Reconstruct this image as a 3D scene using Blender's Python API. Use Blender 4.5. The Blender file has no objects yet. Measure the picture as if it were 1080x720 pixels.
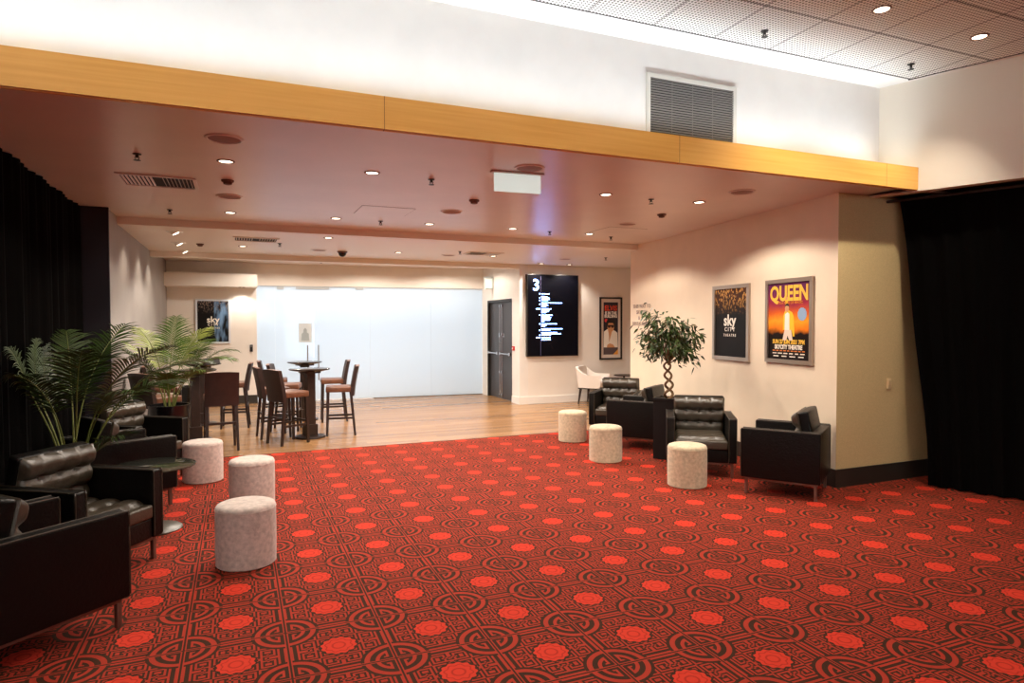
import bpy, bmesh, math, random
from math import sin, cos, radians as R, pi
from mathutils import Vector, Matrix
random.seed(7)
S = bpy.context.scene
COL = S.collection
# ------------------------------------------------------------------ materials
def lin(c):
    return tuple((x/255/12.92 if x/255 <= .04045 else ((x/255+.055)/1.055)**2.4) for x in c) + (1,)
MATS = {}
def mat(name, rgb, rough=.6, metal=0, spec=.5, noise=0, nscale=20, bump=0, bscale=60, coat=0, sheen=0):
    m = bpy.data.materials.new(name); m.use_nodes = True
    nt = m.node_tree; b = nt.nodes['Principled BSDF']
    b.inputs['Base Color'].default_value = lin(rgb); b.inputs['Roughness'].default_value = rough
    b.inputs['Metallic'].default_value = metal; b.inputs['Specular IOR Level'].default_value = spec
    b.inputs['Coat Weight'].default_value = coat; b.inputs['Sheen Weight'].default_value = sheen
    tc = nt.nodes.new('ShaderNodeTexCoord')
    if noise:
        n = nt.nodes.new('ShaderNodeTexNoise'); n.inputs['Scale'].default_value = nscale; n.inputs['Detail'].default_value = 6
        nt.links.new(tc.outputs['Object'], n.inputs['Vector'])
        r = nt.nodes.new('ShaderNodeValToRGB')
        r.color_ramp.elements[0].position = .3; r.color_ramp.elements[1].position = .7
        r.color_ramp.elements[0].color = lin([max(0, c*(1-noise)) for c in rgb]); r.color_ramp.elements[1].color = lin([min(255, c*(1+noise*.6)) for c in rgb])
        nt.links.new(n.outputs['Fac'], r.inputs['Fac']); nt.links.new(r.outputs['Color'], b.inputs['Base Color'])
    if bump:
        n2 = nt.nodes.new('ShaderNodeTexNoise'); n2.inputs['Scale'].default_value = bscale; n2.inputs['Detail'].default_value = 4
        nt.links.new(tc.outputs['Object'], n2.inputs['Vector'])
        bp = nt.nodes.new('ShaderNodeBump'); bp.inputs['Strength'].default_value = bump; bp.inputs['Distance'].default_value = .01
        nt.links.new(n2.outputs['Fac'], bp.inputs['Height']); nt.links.new(bp.outputs['Normal'], b.inputs['Normal'])
    MATS[name] = m
    return m
def emit(name, rgb, strength, sample=False):
    m = bpy.data.materials.new(name); m.use_nodes = True
    b = m.node_tree.nodes['Principled BSDF']
    b.inputs['Base Color'].default_value = lin(rgb); b.inputs['Emission Color'].default_value = lin(rgb)
    b.inputs['Emission Strength'].default_value = strength; b.inputs['Roughness'].default_value = .4
    b.inputs['Specular IOR Level'].default_value = .1
    if not sample: m.cycles.emission_sampling = 'NONE'
    return m
class NG:
    """small helper for math node graphs"""
    def __init__(s, m): s.nt = m.node_tree; s.b = s.nt.nodes['Principled BSDF']
    def n(s, t): return s.nt.nodes.new(t)
    def m(s, op, a, b=None, c=None):
        nd = s.n('ShaderNodeMath'); nd.operation = op
        for i, v in enumerate((a, b, c)):
            if v is None: continue
            if isinstance(v, (int, float)): nd.inputs[i].default_value = v
            else: s.nt.links.new(v, nd.inputs[i])
        return nd.outputs[0]
    def mix(s, f, a, b):
        nd = s.n('ShaderNodeMix'); nd.data_type = 'RGBA'
        for k, v in ((0, f), (6, a), (7, b)):
            if isinstance(v, (tuple, int, float)): nd.inputs[k].default_value = v
            else: s.nt.links.new(v, nd.inputs[k])
        return nd.outputs[2]
    def xyz(s):
        tc = s.n('ShaderNodeTexCoord'); sp = s.n('ShaderNodeSeparateXYZ'); s.nt.links.new(tc.outputs['Object'], sp.inputs[0])
        return sp.outputs
    def out(s, c): s.nt.links.new(c, s.b.inputs['Base Color'])

WHITE = mat('white_paint', (236, 233, 228), .55, noise=.02, nscale=3)
SOFFIT = mat('soffit_paint', (226, 214, 206), .32, noise=.02, nscale=2)
CEIL2 = mat('inner_ceiling_paint', (236, 226, 214), .42)
CREAM = mat('cream_paint', (238, 232, 224), .55, noise=.02, nscale=2)
PINKWALL = mat('poster_wall_paint', (234, 216, 192), .55, noise=.02, nscale=3)
TANWALL = mat('tan_wallcovering', (206, 183, 133), .75, noise=.06, nscale=140, bump=.15, bscale=300)
GREYWALL = mat('grey_wall_paint', (150, 143, 138), .6, noise=.05, nscale=2)
DARKCOL = mat('dark_navy_panel', (30, 26, 36), .6)
BLACKBASE = mat('black_baseboard', (42, 37, 31), .5)
CURTAIN = mat('black_drape', (14, 12, 11), .95, spec=.1, bump=.2, bscale=80)
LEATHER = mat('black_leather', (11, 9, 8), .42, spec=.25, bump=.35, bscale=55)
LEATHERC = mat('highlit_black_leather', (62, 54, 42), .38, spec=.8, bump=.3, bscale=40)  # same black leather, its highlights put into a lighter base colour
STEEL = mat('brushed_steel', (128, 104, 92), .42, metal=.7)
CHROME = mat('chrome', (210, 210, 212), .2, metal=1)
ALU = mat('aluminium_frame', (178, 164, 150), .35, metal=.75)
FABRIC = mat('beige_ottoman_fabric', (206, 190, 160), .9, noise=.11, nscale=34, bump=.25, bscale=120, sheen=.3)
FABRICG = mat('grey_ottoman_fabric', (206, 191, 182), .9, noise=.11, nscale=34, bump=.25, bscale=120, sheen=.3)
DWOOD = mat('dark_wood', (44, 30, 24), .38, noise=.2, nscale=18)
BROWNLEA = mat('brown_leather', (108, 68, 47), .4, noise=.12, nscale=14, bump=.15, bscale=40)
BROWNBACK = mat('dark_brown_leather_back', (46, 29, 24), .42, noise=.15, nscale=14, bump=.15, bscale=40)
TABLETOP = mat('dark_glossy_tabletop', (50, 44, 42), .12)
POTBLACK = mat('black_glazed_pot', (16, 16, 19), .22)
SOIL = mat('potting_soil', (44, 32, 22), .95, noise=.4, nscale=40)
LEAFK = mat('shaded_palm_leaf', (50, 72, 24), .45, noise=.25, nscale=6)  # shade between the left armchairs put into a darker leaf colour
LEAFD = mat('palm_leaf', (74, 104, 34), .45, noise=.25, nscale=6)
LEAFY = mat('pale_palm_leaf', (140, 152, 70), .45, noise=.2, nscale=6)
STEMG = mat('green_stem', (104, 112, 50), .55)
FICUS = mat('ficus_leaf', (52, 70, 26), .4, noise=.35, nscale=9)
TRUNK = mat('ficus_bark', (122, 92, 62), .8, noise=.25, nscale=20)
TUBW = mat('white_vinyl', (236, 228, 220), .5)
DARKMET = mat('dark_metal', (34, 30, 28), .45)
DOORGREY = mat('charcoal_door', (66, 64, 66), .45)
RED = mat('red_plastic', (196, 30, 24), .4)
GLASSTOP = mat('smoked_glass_top', (44, 46, 40), .06)
VENTM = mat('vent_metal', (206, 194, 178), .5)
VENTD = mat('vent_dark', (38, 30, 27), .8)
SPKG = mat('speaker_grille', (150, 118, 104), .7)
SENS = mat('sensor_plastic', (110, 76, 66), .6)
LENS = emit('downlight_lens', (255, 240, 214), 7)
FITG = mat('satin_fitting', (186, 192, 196), .5)
RINGM = mat('lamp_ring', (120, 92, 80), .5)
BLACKP = mat('black_plastic', (18, 17, 18), .35)

# wood of the beam
BEAM = mat('oak_beam', (224, 166, 76), .4)
g = NG(BEAM); x, y, z = g.xyz()
w = g.n('ShaderNodeTexNoise'); w.inputs['Scale'].default_value = 1; w.inputs['Detail'].default_value = 8
cb = g.n('ShaderNodeCombineXYZ'); g.nt.links.new(g.m('MULTIPLY', x, 1.2), cb.inputs[0]); g.nt.links.new(g.m('MULTIPLY', y, 30), cb.inputs[1]); g.nt.links.new(g.m('MULTIPLY', z, 45), cb.inputs[2])
g.nt.links.new(cb.outputs[0], w.inputs['Vector'])
c = g.mix(w.outputs['Fac'], lin((214, 150, 62)), lin((240, 190, 104)))
px = g.m('FRACT', g.m('DIVIDE', g.m('ADD', x, 20.85), 2.42)); line = g.m('LESS_THAN', px, .0018)
g.out(g.mix(line, c, lin((130, 84, 30))))

# timber floor
WOOD = mat('timber_floor', (176, 124, 74), .27)
g = NG(WOOD); x, y, z = g.xyz()
row = g.m('FLOOR', g.m('DIVIDE', y, .13)); wn = g.n('ShaderNodeTexWhiteNoise'); wn.noise_dimensions = '2D'
cb = g.n('ShaderNodeCombineXYZ'); g.nt.links.new(row, cb.inputs[0])
g.nt.links.new(g.m('FLOOR', g.m('DIVIDE', g.m('ADD', x, g.m('MULTIPLY', row, .737)), 1.8)), cb.inputs[1]); g.nt.links.new(cb.outputs[0], wn.inputs['Vector'])
n = g.n('ShaderNodeTexNoise'); n.inputs['Scale'].default_value = 1; n.inputs['Detail'].default_value = 6
c2 = g.n('ShaderNodeCombineXYZ'); g.nt.links.new(g.m('MULTIPLY', x, 3), c2.inputs[0]); g.nt.links.new(g.m('MULTIPLY', y, 50), c2.inputs[1]); g.nt.links.new(row, c2.inputs[2])
g.nt.links.new(c2.outputs[0], n.inputs['Vector'])
f = g.m('ADD', g.m('MULTIPLY', wn.outputs['Value'], .5), g.m('MULTIPLY', n.outputs['Fac'], .5))
c = g.mix(f, lin((126, 88, 54)), lin((182, 140, 96)))
gap = g.m('LESS_THAN', g.m('FRACT', g.m('DIVIDE', y, .13)), .03)
g.out(g.mix(gap, c, lin((96, 62, 34))))

# ---- carpet: mirrored fret drawn on a 24x24 grid per quarter repeat, with round medallions and flowers
P_ = .4966
def fret(i, j):
    if j > i: i, j = j, i
    if j == 0: return 1
    if j == 1: return 1
    if j == 2: return 0
    if i + j > 33:                                      # ring of little crosses round the flower
        return 1 if ((i - j) % 5 in (0, 1) or (i + j) % 4 == 0) else 0
    ci, cj = 18, 9
    d = max(abs(i - ci), abs(j - cj))
    if d <= 6:
        if d == 1 and i <= ci: return 1
        if d == 0: return 1
        if j == cj and i > ci: return 0 if d % 2 else 1
        return d % 2 if d != 1 else 0
    if i - j < 6: return 1 if (i + j) % 4 in (0, 1) and (i - j) % 4 != 3 else 0
    return j % 2 if (i // 4) % 2 == 0 else (1 if j in (3, 9) else i % 2)
CARPET = mat('patterned_carpet', (190, 50, 35), .95, spec=.15)
g = NG(CARPET); x, y, z = g.xyz()
def tri(v, off): return g.m('ABSOLUTE', g.m('SUBTRACT', g.m('FRACT', g.m('ADD', g.m('DIVIDE', v, P_), off)), .5))
a = tri(x, 20-1.946); b = tri(y, 20-6.981)
aj = g.m('MULTIPLY', a, 2.0)
jrow = g.m('FLOOR', g.m('MULTIPLY', b, 48)); acc = None
for j in range(24):
    rp = g.n('ShaderNodeValToRGB'); rp.color_ramp.interpolation = 'CONSTANT'; els = rp.color_ramp.elements
    vals = [fret(i, j) for i in range(24)]; runs = [(0, vals[0])] + [(i, vals[i]) for i in range(1, 24) if vals[i] != vals[i-1]]
    els[0].position = 0; els[0].color = (vals[0],)*3 + (1,)
    while len(els) > 1: els.remove(els[-1])
    for i, v in runs[1:]:
        e = els.new(i/24); e.color = (v, v, v, 1)
    g.nt.links.new(aj, rp.inputs['Fac'])
    t = g.m('MULTIPLY', g.m('COMPARE', jrow, j, .4), rp.outputs['Color'])
    acc = t if acc is None else g.m('ADD', acc, t)
rr = g.m('SQRT', g.m('ADD', g.m('MULTIPLY', a, a), g.m('MULTIPLY', b, b)))
ia = g.m('SUBTRACT', .5, a); ib = g.m('SUBTRACT', .5, b)
fl = g.m('SQRT', g.m('ADD', g.m('MULTIPLY', ia, ia), g.m('MULTIPLY', ib, ib)))
ang = g.m('ARCTAN2', ib, ia); fl2 = g.m('ADD', fl, g.m('MULTIPLY', g.m('COSINE', g.m('MULTIPLY', ang, 12)), .010))
def band(v, lo, hi): return g.m('MULTIPLY', g.m('GREATER_THAN', v, lo), g.m('LESS_THAN', v, hi))
cross = g.m('MAXIMUM', band(a, .010, .0225), band(b, .010, .0225))
hook = g.m('MULTIPLY', band(rr, .165, .205), g.m('GREATER_THAN', a, .06))
hook2 = g.m('MAXIMUM', g.m('MULTIPLY', band(a, .06, .085), g.m('MULTIPLY', g.m('LESS_THAN', rr, .205), g.m('GREATER_THAN', b, .06))), g.m('MULTIPLY', band(b, .058, .080), g.m('MULTIPLY', g.m('LESS_THAN', rr, .13), g.m('GREATER_THAN', a, .06))))
ring = band(rr, .262, .316)
med = g.m('MAXIMUM', ring, g.m('MULTIPLY', g.m('LESS_THAN', rr, .27), g.m('MAXIMUM', cross, g.m('MAXIMUM', hook, hook2))))
inmed = g.m('LESS_THAN', rr, .352)
pat = g.m('ADD', g.m('MULTIPLY', acc, g.m('SUBTRACT', 1, inmed)), g.m('MULTIPLY', med, inmed))
lines = g.m('MAXIMUM', band(a, .010, .0225), band(b, .010, .0225)); gaps = g.m('MAXIMUM', g.m('LESS_THAN', a, .010), g.m('LESS_THAN', b, .010))
pat = g.m('MULTIPLY', g.m('MAXIMUM', pat, lines), g.m('SUBTRACT', 1, gaps))
nz = g.n('ShaderNodeTexNoise'); nz.inputs['Scale'].default_value = 1.3; nz.inputs['Detail'].default_value = 5
tcx = g.n('ShaderNodeTexCoord'); g.nt.links.new(tcx.outputs['Object'], nz.inputs['Vector'])
nf = g.n('ShaderNodeTexNoise'); nf.inputs['Scale'].default_value = 180; nf.inputs['Detail'].default_value = 2
g.nt.links.new(tcx.outputs['Object'], nf.inputs['Vector'])
fac = g.m('MULTIPLY', nf.outputs['Fac'], 1.0)
dark = g.mix(fac, lin((50, 29, 16)), lin((74, 46, 27)))
redc = g.mix(fac, lin((150, 44, 29)), lin((182, 62, 43)))
col = g.mix(pat, dark, redc)
inner = g.m('MAXIMUM', band(fl, .055, .075), band(g.m('ADD', fl, g.m('MULTIPLY', g.m('COSINE', g.m('MULTIPLY', ang, 8)), .012)), .125, .14))
flow = g.mix(inner, lin((206, 58, 38)), lin((172, 44, 28)))
ringd = g.m('LESS_THAN', fl2, .200)
col = g.mix(ringd, col, dark)
col = g.mix(g.m('LESS_THAN', fl2, .178), col, flow)
g.out(col)
bp = g.n('ShaderNodeBump'); bp.inputs['Strength'].default_value = .35; bp.inputs['Distance'].default_value = .004
g.nt.links.new(nf.outputs['Fac'], bp.inputs['Height']); g.nt.links.new(bp.outputs['Normal'], g.b.inputs['Normal'])

# perforated ceiling tile
TILE = mat('perforated_tile', (214, 210, 200), .6)
g = NG(TILE); x, y, z = g.xyz()
def cen(v, p, o=0): return g.m('MULTIPLY', g.m('SUBTRACT', g.m('FRACT', g.m('DIVIDE', g.m('ADD', v, 20+o), p)), .5), p)
dx, dy = cen(x, .03), cen(y, .03)
dot = g.m('LESS_THAN', g.m('ADD', g.m('MULTIPLY', dx, dx), g.m('MULTIPLY', dy, dy)), .0091**2)
jx = g.m('LESS_THAN', g.m('ABSOLUTE', cen(x, .6, -20-.1+.3+30)), .004)
jy = g.m('LESS_THAN', g.m('ABSOLUTE', cen(y, .6, -20-.25+.3+30)), .006)
c = g.mix(dot, lin((240, 238, 232)), lin((92, 86, 79)))
g.out(g.mix(g.m('MAXIMUM', jx, jy), c, lin((66, 56, 46))))

# frosted glass
FROST = bpy.data.materials.new('frosted_glass'); FROST.use_nodes = True
nt = FROST.node_tree; nt.nodes.clear()
o_ = nt.nodes.new('ShaderNodeOutputMaterial'); tr = nt.nodes.new('ShaderNodeBsdfTranslucent'); df = nt.nodes.new('ShaderNodeBsdfDiffuse'); gl = nt.nodes.new('ShaderNodeBsdfGlossy'); tp = nt.nodes.new('ShaderNodeBsdfTransparent')
tr.inputs[0].default_value = (.86, .93, 1, 1); df.inputs[0].default_value = (.80, .86, .90, 1); gl.inputs['Roughness'].default_value = .12; tp.inputs[0].default_value = (.9, .95, 1, 1)
m1 = nt.nodes.new('ShaderNodeMixShader'); m1.inputs[0].default_value = .45
m3 = nt.nodes.new('ShaderNodeMixShader'); m3.inputs[0].default_value = .2
m2 = nt.nodes.new('ShaderNodeMixShader'); fr = nt.nodes.new('ShaderNodeFresnel'); fr.inputs[0].default_value = 1.45
L = nt.links.new
L(tr.outputs[0], m1.inputs[1]); L(df.outputs[0], m1.inputs[2]); L(m1.outputs[0], m3.inputs[1]); L(tp.outputs[0], m3.inputs[2])
L(fr.outputs[0], m2.inputs[0]); L(m3.outputs[0], m2.inputs[1]); L(gl.outputs[0], m2.inputs[2]); L(m2.outputs[0], o_.inputs[0])

# ------------------------------------------------------------------ mesh helpers
def box(bm, lo, hi, bev=0, M=None, segs=2):
    r = bmesh.ops.create_cube(bm, size=1); vs = r['verts']
    sx, sy, sz = [hi[i]-lo[i] for i in range(3)]; c = [(hi[i]+lo[i])/2 for i in range(3)]
    for v in vs: v.co = Vector((v.co.x*sx+c[0], v.co.y*sy+c[1], v.co.z*sz+c[2]))
    if bev:
        es = list({e for v in vs for e in v.link_edges})
        rb = bmesh.ops.bevel(bm, geom=es, offset=bev, segments=segs, affect='EDGES', profile=.6)
        vs = list({v for f in rb['faces'] for v in f.verts} | {v for v in vs if v.is_valid})
    if M is not None:
        for v in vs: v.co = M @ v.co
    return vs
def prism(bm, pts, z0, z1):
    n = len(pts); a = [bm.verts.new((p[0], p[1], z0)) for p in pts]; b = [bm.verts.new((p[0], p[1], z1)) for p in pts]
    bm.faces.new(a[::-1]); bm.faces.new(b)
    for i in range(n): bm.faces.new((a[i], a[(i+1) % n], b[(i+1) % n], b[i]))
def lathe(bm, prof, segs=32, M=None):
    rings = []
    for r, z in prof:
        if r < 1e-6: rings.append([bm.verts.new((0, 0, z))])
        else: rings.append([bm.verts.new((r*cos(2*pi*k/segs), r*sin(2*pi*k/segs), z)) for k in range(segs)])
    for A, B in zip(rings, rings[1:]):
        for k in range(segs):
            k2 = (k+1) % segs
            if len(A) == 1 and len(B) == 1: continue
            if len(A) == 1: bm.faces.new((A[0], B[k2], B[k]))
            elif len(B) == 1: bm.faces.new((A[k], A[k2], B[0]))
            else: bm.faces.new((A[k], A[k2], B[k2], B[k]))
    if M is not None:
        for rg in rings:
            for v in rg: v.co = M @ v.co
def tube(bm, pts, rad, segs=8, cap=True):
    pts = [Vector(p) for p in pts]; rings = []
    for i, p in enumerate(pts):
        t = (pts[min(i+1, len(pts)-1)]-pts[max(i-1, 0)]).normalized()
        u = t.cross(Vector((0, 0, 1)));  u = t.cross(Vector((1, 0, 0))) if u.length < .05 else u
        u.normalize(); v = t.cross(u); r = rad[i] if isinstance(rad, (list, tuple)) else rad
        rings.append([bm.verts.new(p+u*r*cos(2*pi*k/segs)+v*r*sin(2*pi*k/segs)) for k in range(segs)])
    for A, B in zip(rings, rings[1:]):
        for k in range(segs): bm.faces.new((A[k], A[(k+1) % segs], B[(k+1) % segs], B[k]))
    if cap: bm.faces.new(rings[0][::-1]); bm.faces.new(rings[-1])
def taper(bm, p0, p1, a0, a1):                         # square leg from p0 (top) to p1
    q = []
    for p, a in ((p0, a0), (p1, a1)):
        q.append([bm.verts.new((p[0]+sx*a, p[1]+sy*a, p[2])) for sx, sy in ((-1, -1), (1, -1), (1, 1), (-1, 1))])
    bm.faces.new(q[0]); bm.faces.new(q[1][::-1])
    for k in range(4): bm.faces.new((q[0][k], q[1][k], q[1][(k+1) % 4], q[0][(k+1) % 4]))
def obj(name, bm, m, parent=None, smooth=False):
    bmesh.ops.recalc_face_normals(bm, faces=bm.faces)
    me = bpy.data.meshes.new(name); bm.to_mesh(me); bm.free()
    if smooth:
        for p in me.polygons: p.use_smooth = True
        try: me.set_sharp_from_angle(angle=R(40))
        except Exception: pass
    for mm in (m if isinstance(m, (list, tuple)) else [m]): me.materials.append(mm)
    o = bpy.data.objects.new(name, me); COL.objects.link(o)
    if parent: o.parent = parent
    return o
def B(*boxes, bev=0):
    bm = bmesh.new()
    for lo, hi in boxes: box(bm, lo, hi, bev)
    return bm
def tag(o, label, cat, group=None):
    o['label'] = label; o['category'] = cat
    if group: o['group'] = group
    return o
def thing(name, label, cat, loc=(0, 0, 0), rz=0, group=None):
    o = bpy.data.objects.new(name, None); COL.objects.link(o); o.location = loc; o.rotation_euler = (0, 0, rz); o.empty_display_size = .1
    return tag(o, label, cat, group)
def struct(name, bm, m, smooth=False, parent=None):
    o = obj(name, bm, m, parent, smooth)
    if not parent: o['kind'] = 'structure'
    return o
def kids(r): return [o for o in COL.objects if o.parent == r]
def dup(r, loc, rz, label, mats=None):
    def cp(o, par):
        c = o.copy(); COL.objects.link(c)
        if par: c.parent = par
        for k in kids(o): cp(k, c)
        return c
    n = cp(r, None); n.location = loc; n.rotation_euler = (0, 0, rz); n['label'] = label
    return n
def text(name, s, size, m, parent, M, align='CENTER', sx=1, ext=.001, bold=0):
    cu = bpy.data.curves.new(name, 'FONT'); cu.body = s; cu.size = size; cu.align_x = align; cu.align_y = 'CENTER'; cu.extrude = ext; cu.offset = bold; cu.resolution_u = 3
    t = bpy.data.objects.new(name+'_tmp', cu); COL.objects.link(t)
    dg = bpy.context.evaluated_depsgraph_get(); me = bpy.data.meshes.new_from_object(t.evaluated_get(dg))
    bpy.data.objects.remove(t); me.materials.clear(); me.materials.append(m); me.transform(M @ Matrix.Diagonal((sx, 1, 1, 1)))
    o = bpy.data.objects.new(name, me); COL.objects.link(o)
    if parent: o.parent = parent
    return o
def poly(bm, pts, y, th=.001):                          # outline in x,z of a hanging panel, front at -y
    a = [bm.verts.new((p[0], y, p[1])) for p in pts]; b = [bm.verts.new((p[0], y+th, p[1])) for p in pts]
    bm.faces.new(a); bm.faces.new(b[::-1]); n = len(pts)
    for i in range(n): bm.faces.new((a[i], b[i], b[(i+1) % n], a[(i+1) % n]))
UPR = Matrix.Rotation(R(90), 4, 'X')                     # text lying in xy -> standing, facing -y
def T(x, y, z): return Matrix.Translation((x, y, z))

# ------------------------------------------------------------------ camera
cam = bpy.data.cameras.new('camera'); co = bpy.data.objects.new('camera', cam); COL.objects.link(co)
cam.sensor_width = 36; cam.lens = 689/1080*36; cam.clip_start = .05
co.location = (0, 0, 1.68); co.rotation_euler = (R(90-1.55), R(0.1), R(-22.8)); S.camera = co

# ------------------------------------------------------------------ setting
SO = 3.0; C2 = 2.91; UC = 4.08
struct('floor', B(((-4, -7, -.1), (9.3, 9.0, 0))), CARPET)
struct('floor', B(((-4, 9.0, -.1), (9.3, 15.3, 0))), WOOD)
struct('floor', B(((-4, 15.3, -.1), (9.3, 19.2, 0))), mat('pale_floor_behind_glass', (200, 200, 200), .5))
struct('trim_1', B(((-1.32, 8.985, 0), (6.2, 9.015, .004))), mat('threshold_strip', (120, 84, 52), .4, metal=.4))
# soffit, dropped inner ceiling, downstand, rear ceiling
struct('ceiling', B(((-4, 4.47, SO), (6.9, 9.27, SO+.12))), SOFFIT)
struct('ceiling', B(((-4, 9.27, C2), (9.2, 12.42, C2+.22))), CEIL2)
struct('ceiling', B(((-4, 12.42, 2.82), (5.4, 12.62, 3.1))), CEIL2)
struct('ceiling', B(((-4, 12.62, 2.98), (5.6, 15.3, 3.1))), CEIL2)
# oak fascia with a ledge behind it
struct('trim_2', B(((-4, 4.43, SO-.005), (6.217, 4.47, 3.215)), ((-4, 4.455, SO-.01), (6.217, 4.474, SO))), BEAM)
struct('wall_ledge', B(((-4, 4.47, SO+.12), (6.2, 4.765, SO+.13))), WHITE)
struct('wall_upper', B(((-4, 4.765, SO+.12), (6.9, 4.88, UC+.2))), WHITE)
# upper ceiling: white border plus perforated tile field
dw = Vector((.3714, -.9285)); cw = Vector((6.087, 4.765))
def onw(t, off=0): p = cw + dw*t; return (p.x+off*.9285, p.y+off*.3714)
bm = bmesh.new(); prism(bm, [(-4, 4.9), onw(-.15, .2), onw(12.6, .2), (-4, -7)], UC, UC+.15); struct('ceiling_upper', bm, WHITE)
bm = bmesh.new(); p0 = onw(.28, -.09); p1 = onw(11.5, -.09); prism(bm, [(-4, 4.45), (p0[0]-.005, 4.45), p1, (-4, p1[1])], UC-.012, UC); struct('ceiling_tile_field', bm, TILE)
bm = bmesh.new(); prism(bm, [(-4, 4.44), (p0[0]-.005, 4.44), (p0[0]-.005, 4.456), (-4, 4.456)], UC-.013, UC-.001); n_ = Vector((.9285, .3714))
prism(bm, [p0, p1, (p1[0]+.014, p1[1]+.006), (p0[0]+.014, p0[1]+.006)], UC-.013, UC-.001); struct('trim_3', bm, mat('tile_edge', (52, 46, 40), .6))
# right hand upper wall, hung over the curtain
bm = bmesh.new(); prism(bm, [onw(-.1, 0), onw(12.6, 0), onw(12.6, .12), onw(-.1, .12)], 2.985, UC+.2)
struct('wall_right_upper', bm, mat('warm_white_paint', (232, 226, 212), .55))
bm = bmesh.new(); prism(bm, [onw(-.4, 1.0), onw(12.8, 1.0), onw(12.8, 1.1), onw(-.4, 1.1)], 0, UC+.2); struct('wall_right', bm, DARKCOL)
struct('ceiling', B(((6.0, 4.5, SO), (8, 4.88, SO+.1))), SOFFIT)
bm = bmesh.new(); prism(bm, [onw(.3, .12), onw(12.6, .12), onw(12.6, 1.05), onw(.3, 1.05)], 3.02, 3.08); struct('ceiling', bm, DARKCOL)
# poster wall with return
rw = [(5.62, 4.84), (6.149, 8.70), (6.195, 9.51), (9.2, 9.51), (9.2, 4.84)]
bm = bmesh.new(); prism(bm, rw, 0, SO)
o = struct('wall_poster_side', bm, [PINKWALL, TANWALL])
for p in o.data.polygons:
    if abs(p.normal.y) > .9 and p.center.y < 5: p.material_index = 1
def offs(o_): return [(5.62-o_, 4.84-o_), (9.2, 4.84-o_), (9.2, 4.84-.001), (5.621, 4.839), (6.148, 8.70), (6.194, 9.50), (6.194-o_, 9.50), (6.149-o_, 8.70)]
bm = bmesh.new(); pts = offs(.014); prism(bm, pts, 0, .185); struct('baseboard_right', bm, BLACKBASE)
# left side
bm = bmesh.new(); prism(bm, [(-1.345, 8.62), (-1.32, 15.3), (-1.6, 15.3), (-1.6, 8.62)], 0, SO); o = struct('wall_left', bm, [GREYWALL, DARKCOL])
for p in o.data.polygons:
    if p.normal.y < -.8: p.material_index = 1
struct('wall_left_end', B(((-1.6, 8.58, 0), (-1.325, 8.62, SO))), DARKCOL)
# far left wall (flush with the glass line), bulkhead over it, black baseboard
sk = Matrix.Translation((.385, 15.0, 0)) @ Matrix.Rotation(R(-4.15), 4, 'Z')     # local x runs along the glass wall
struct('wall_far', B(((-1.32, 15.0, 0), (.385, 15.3, SO))), CREAM)
struct('wall_bulkhead', B(((-1.32, 14.5, 2.45), (.39, 15.0, 2.71))), CREAM)
struct('baseboard_far', B(((-1.30, 14.985, 0), (.385, 15.0, .17))), BLACKBASE)
bm = bmesh.new(); box(bm, (0, 0, 2.51), (5.05, .14, SO), M=sk); struct('wall_over_glass', bm, CREAM)
# door wall and screen wall
GE = sk @ Vector((5.03, 0, 0))
struct('wall_door_side', B(((5.4, 12.45, 0), (5.6, 12.86, SO)), ((5.4, 14.32, 0), (5.6, 15.3, SO)), ((5.4, 12.86, 2.22), (5.6, 14.32, SO))), WHITE)
struct('wall_screen_side', B(((5.6, 12.45, 0), (9.2, 12.65, SO))), CREAM)
struct('baseboard_screen', B(((5.385, 12.435, 0), (9.2, 12.45, .15)), ((5.385, 12.45, 0), (5.4, 12.84, .15))), WHITE)
struct('wall_corridor_end', B(((9.2, 9.3, 0), (9.3, 12.7, SO))), CREAM)
# room behind the frosted glass
struct('wall_back', B(((-1.5, 19, 0), (9.3, 19.1, 3.1))), WHITE)
struct('wall_back_left', B(((-1.6, 15.3, 0), (-1.5, 19.1, 3.1))), WHITE)
struct('wall_back_right', B(((9.2, 12.65, 0), (9.3, 19.1, 3.1))), WHITE)
struct('ceiling_back', B(((-1.6, 15.3, 3.1), (9.3, 19.1, 3.2)), ((5.6, 12.65, 3.1), (9.3, 15.3, 3.2))), WHITE)
WIN = emit('bright_window', (236, 244, 255), 4, True)
w_ = struct('window_1', B(((1.22, 18.97, .75), (2.0, 19.0, 1.72)), ((1.22, 18.97, 1.80), (2.0, 19.0, 2.50))), WIN)
struct('window_frame', B(((1.16, 18.96, .69), (1.22, 19.0, 2.56)), ((2.0, 18.96, .69), (2.06, 19.0, 2.56)), ((1.22, 18.96, 1.72), (2.0, 19.0, 1.80)), ((1.22, 18.96, .69), (2.0, 19.0, .75)), ((1.22, 18.96, 2.5), (2.0, 19.0, 2.56))), WHITE, parent=w_)
# hall shell behind the camera
struct('wall_hall_left', B(((-4.1, -7, 0), (-4, 8.6, UC+.2))), WHITE)
struct('wall_hall_rear', B(((-4.1, -7.1, 0), (12, -7, UC+.2))), WHITE)

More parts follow.
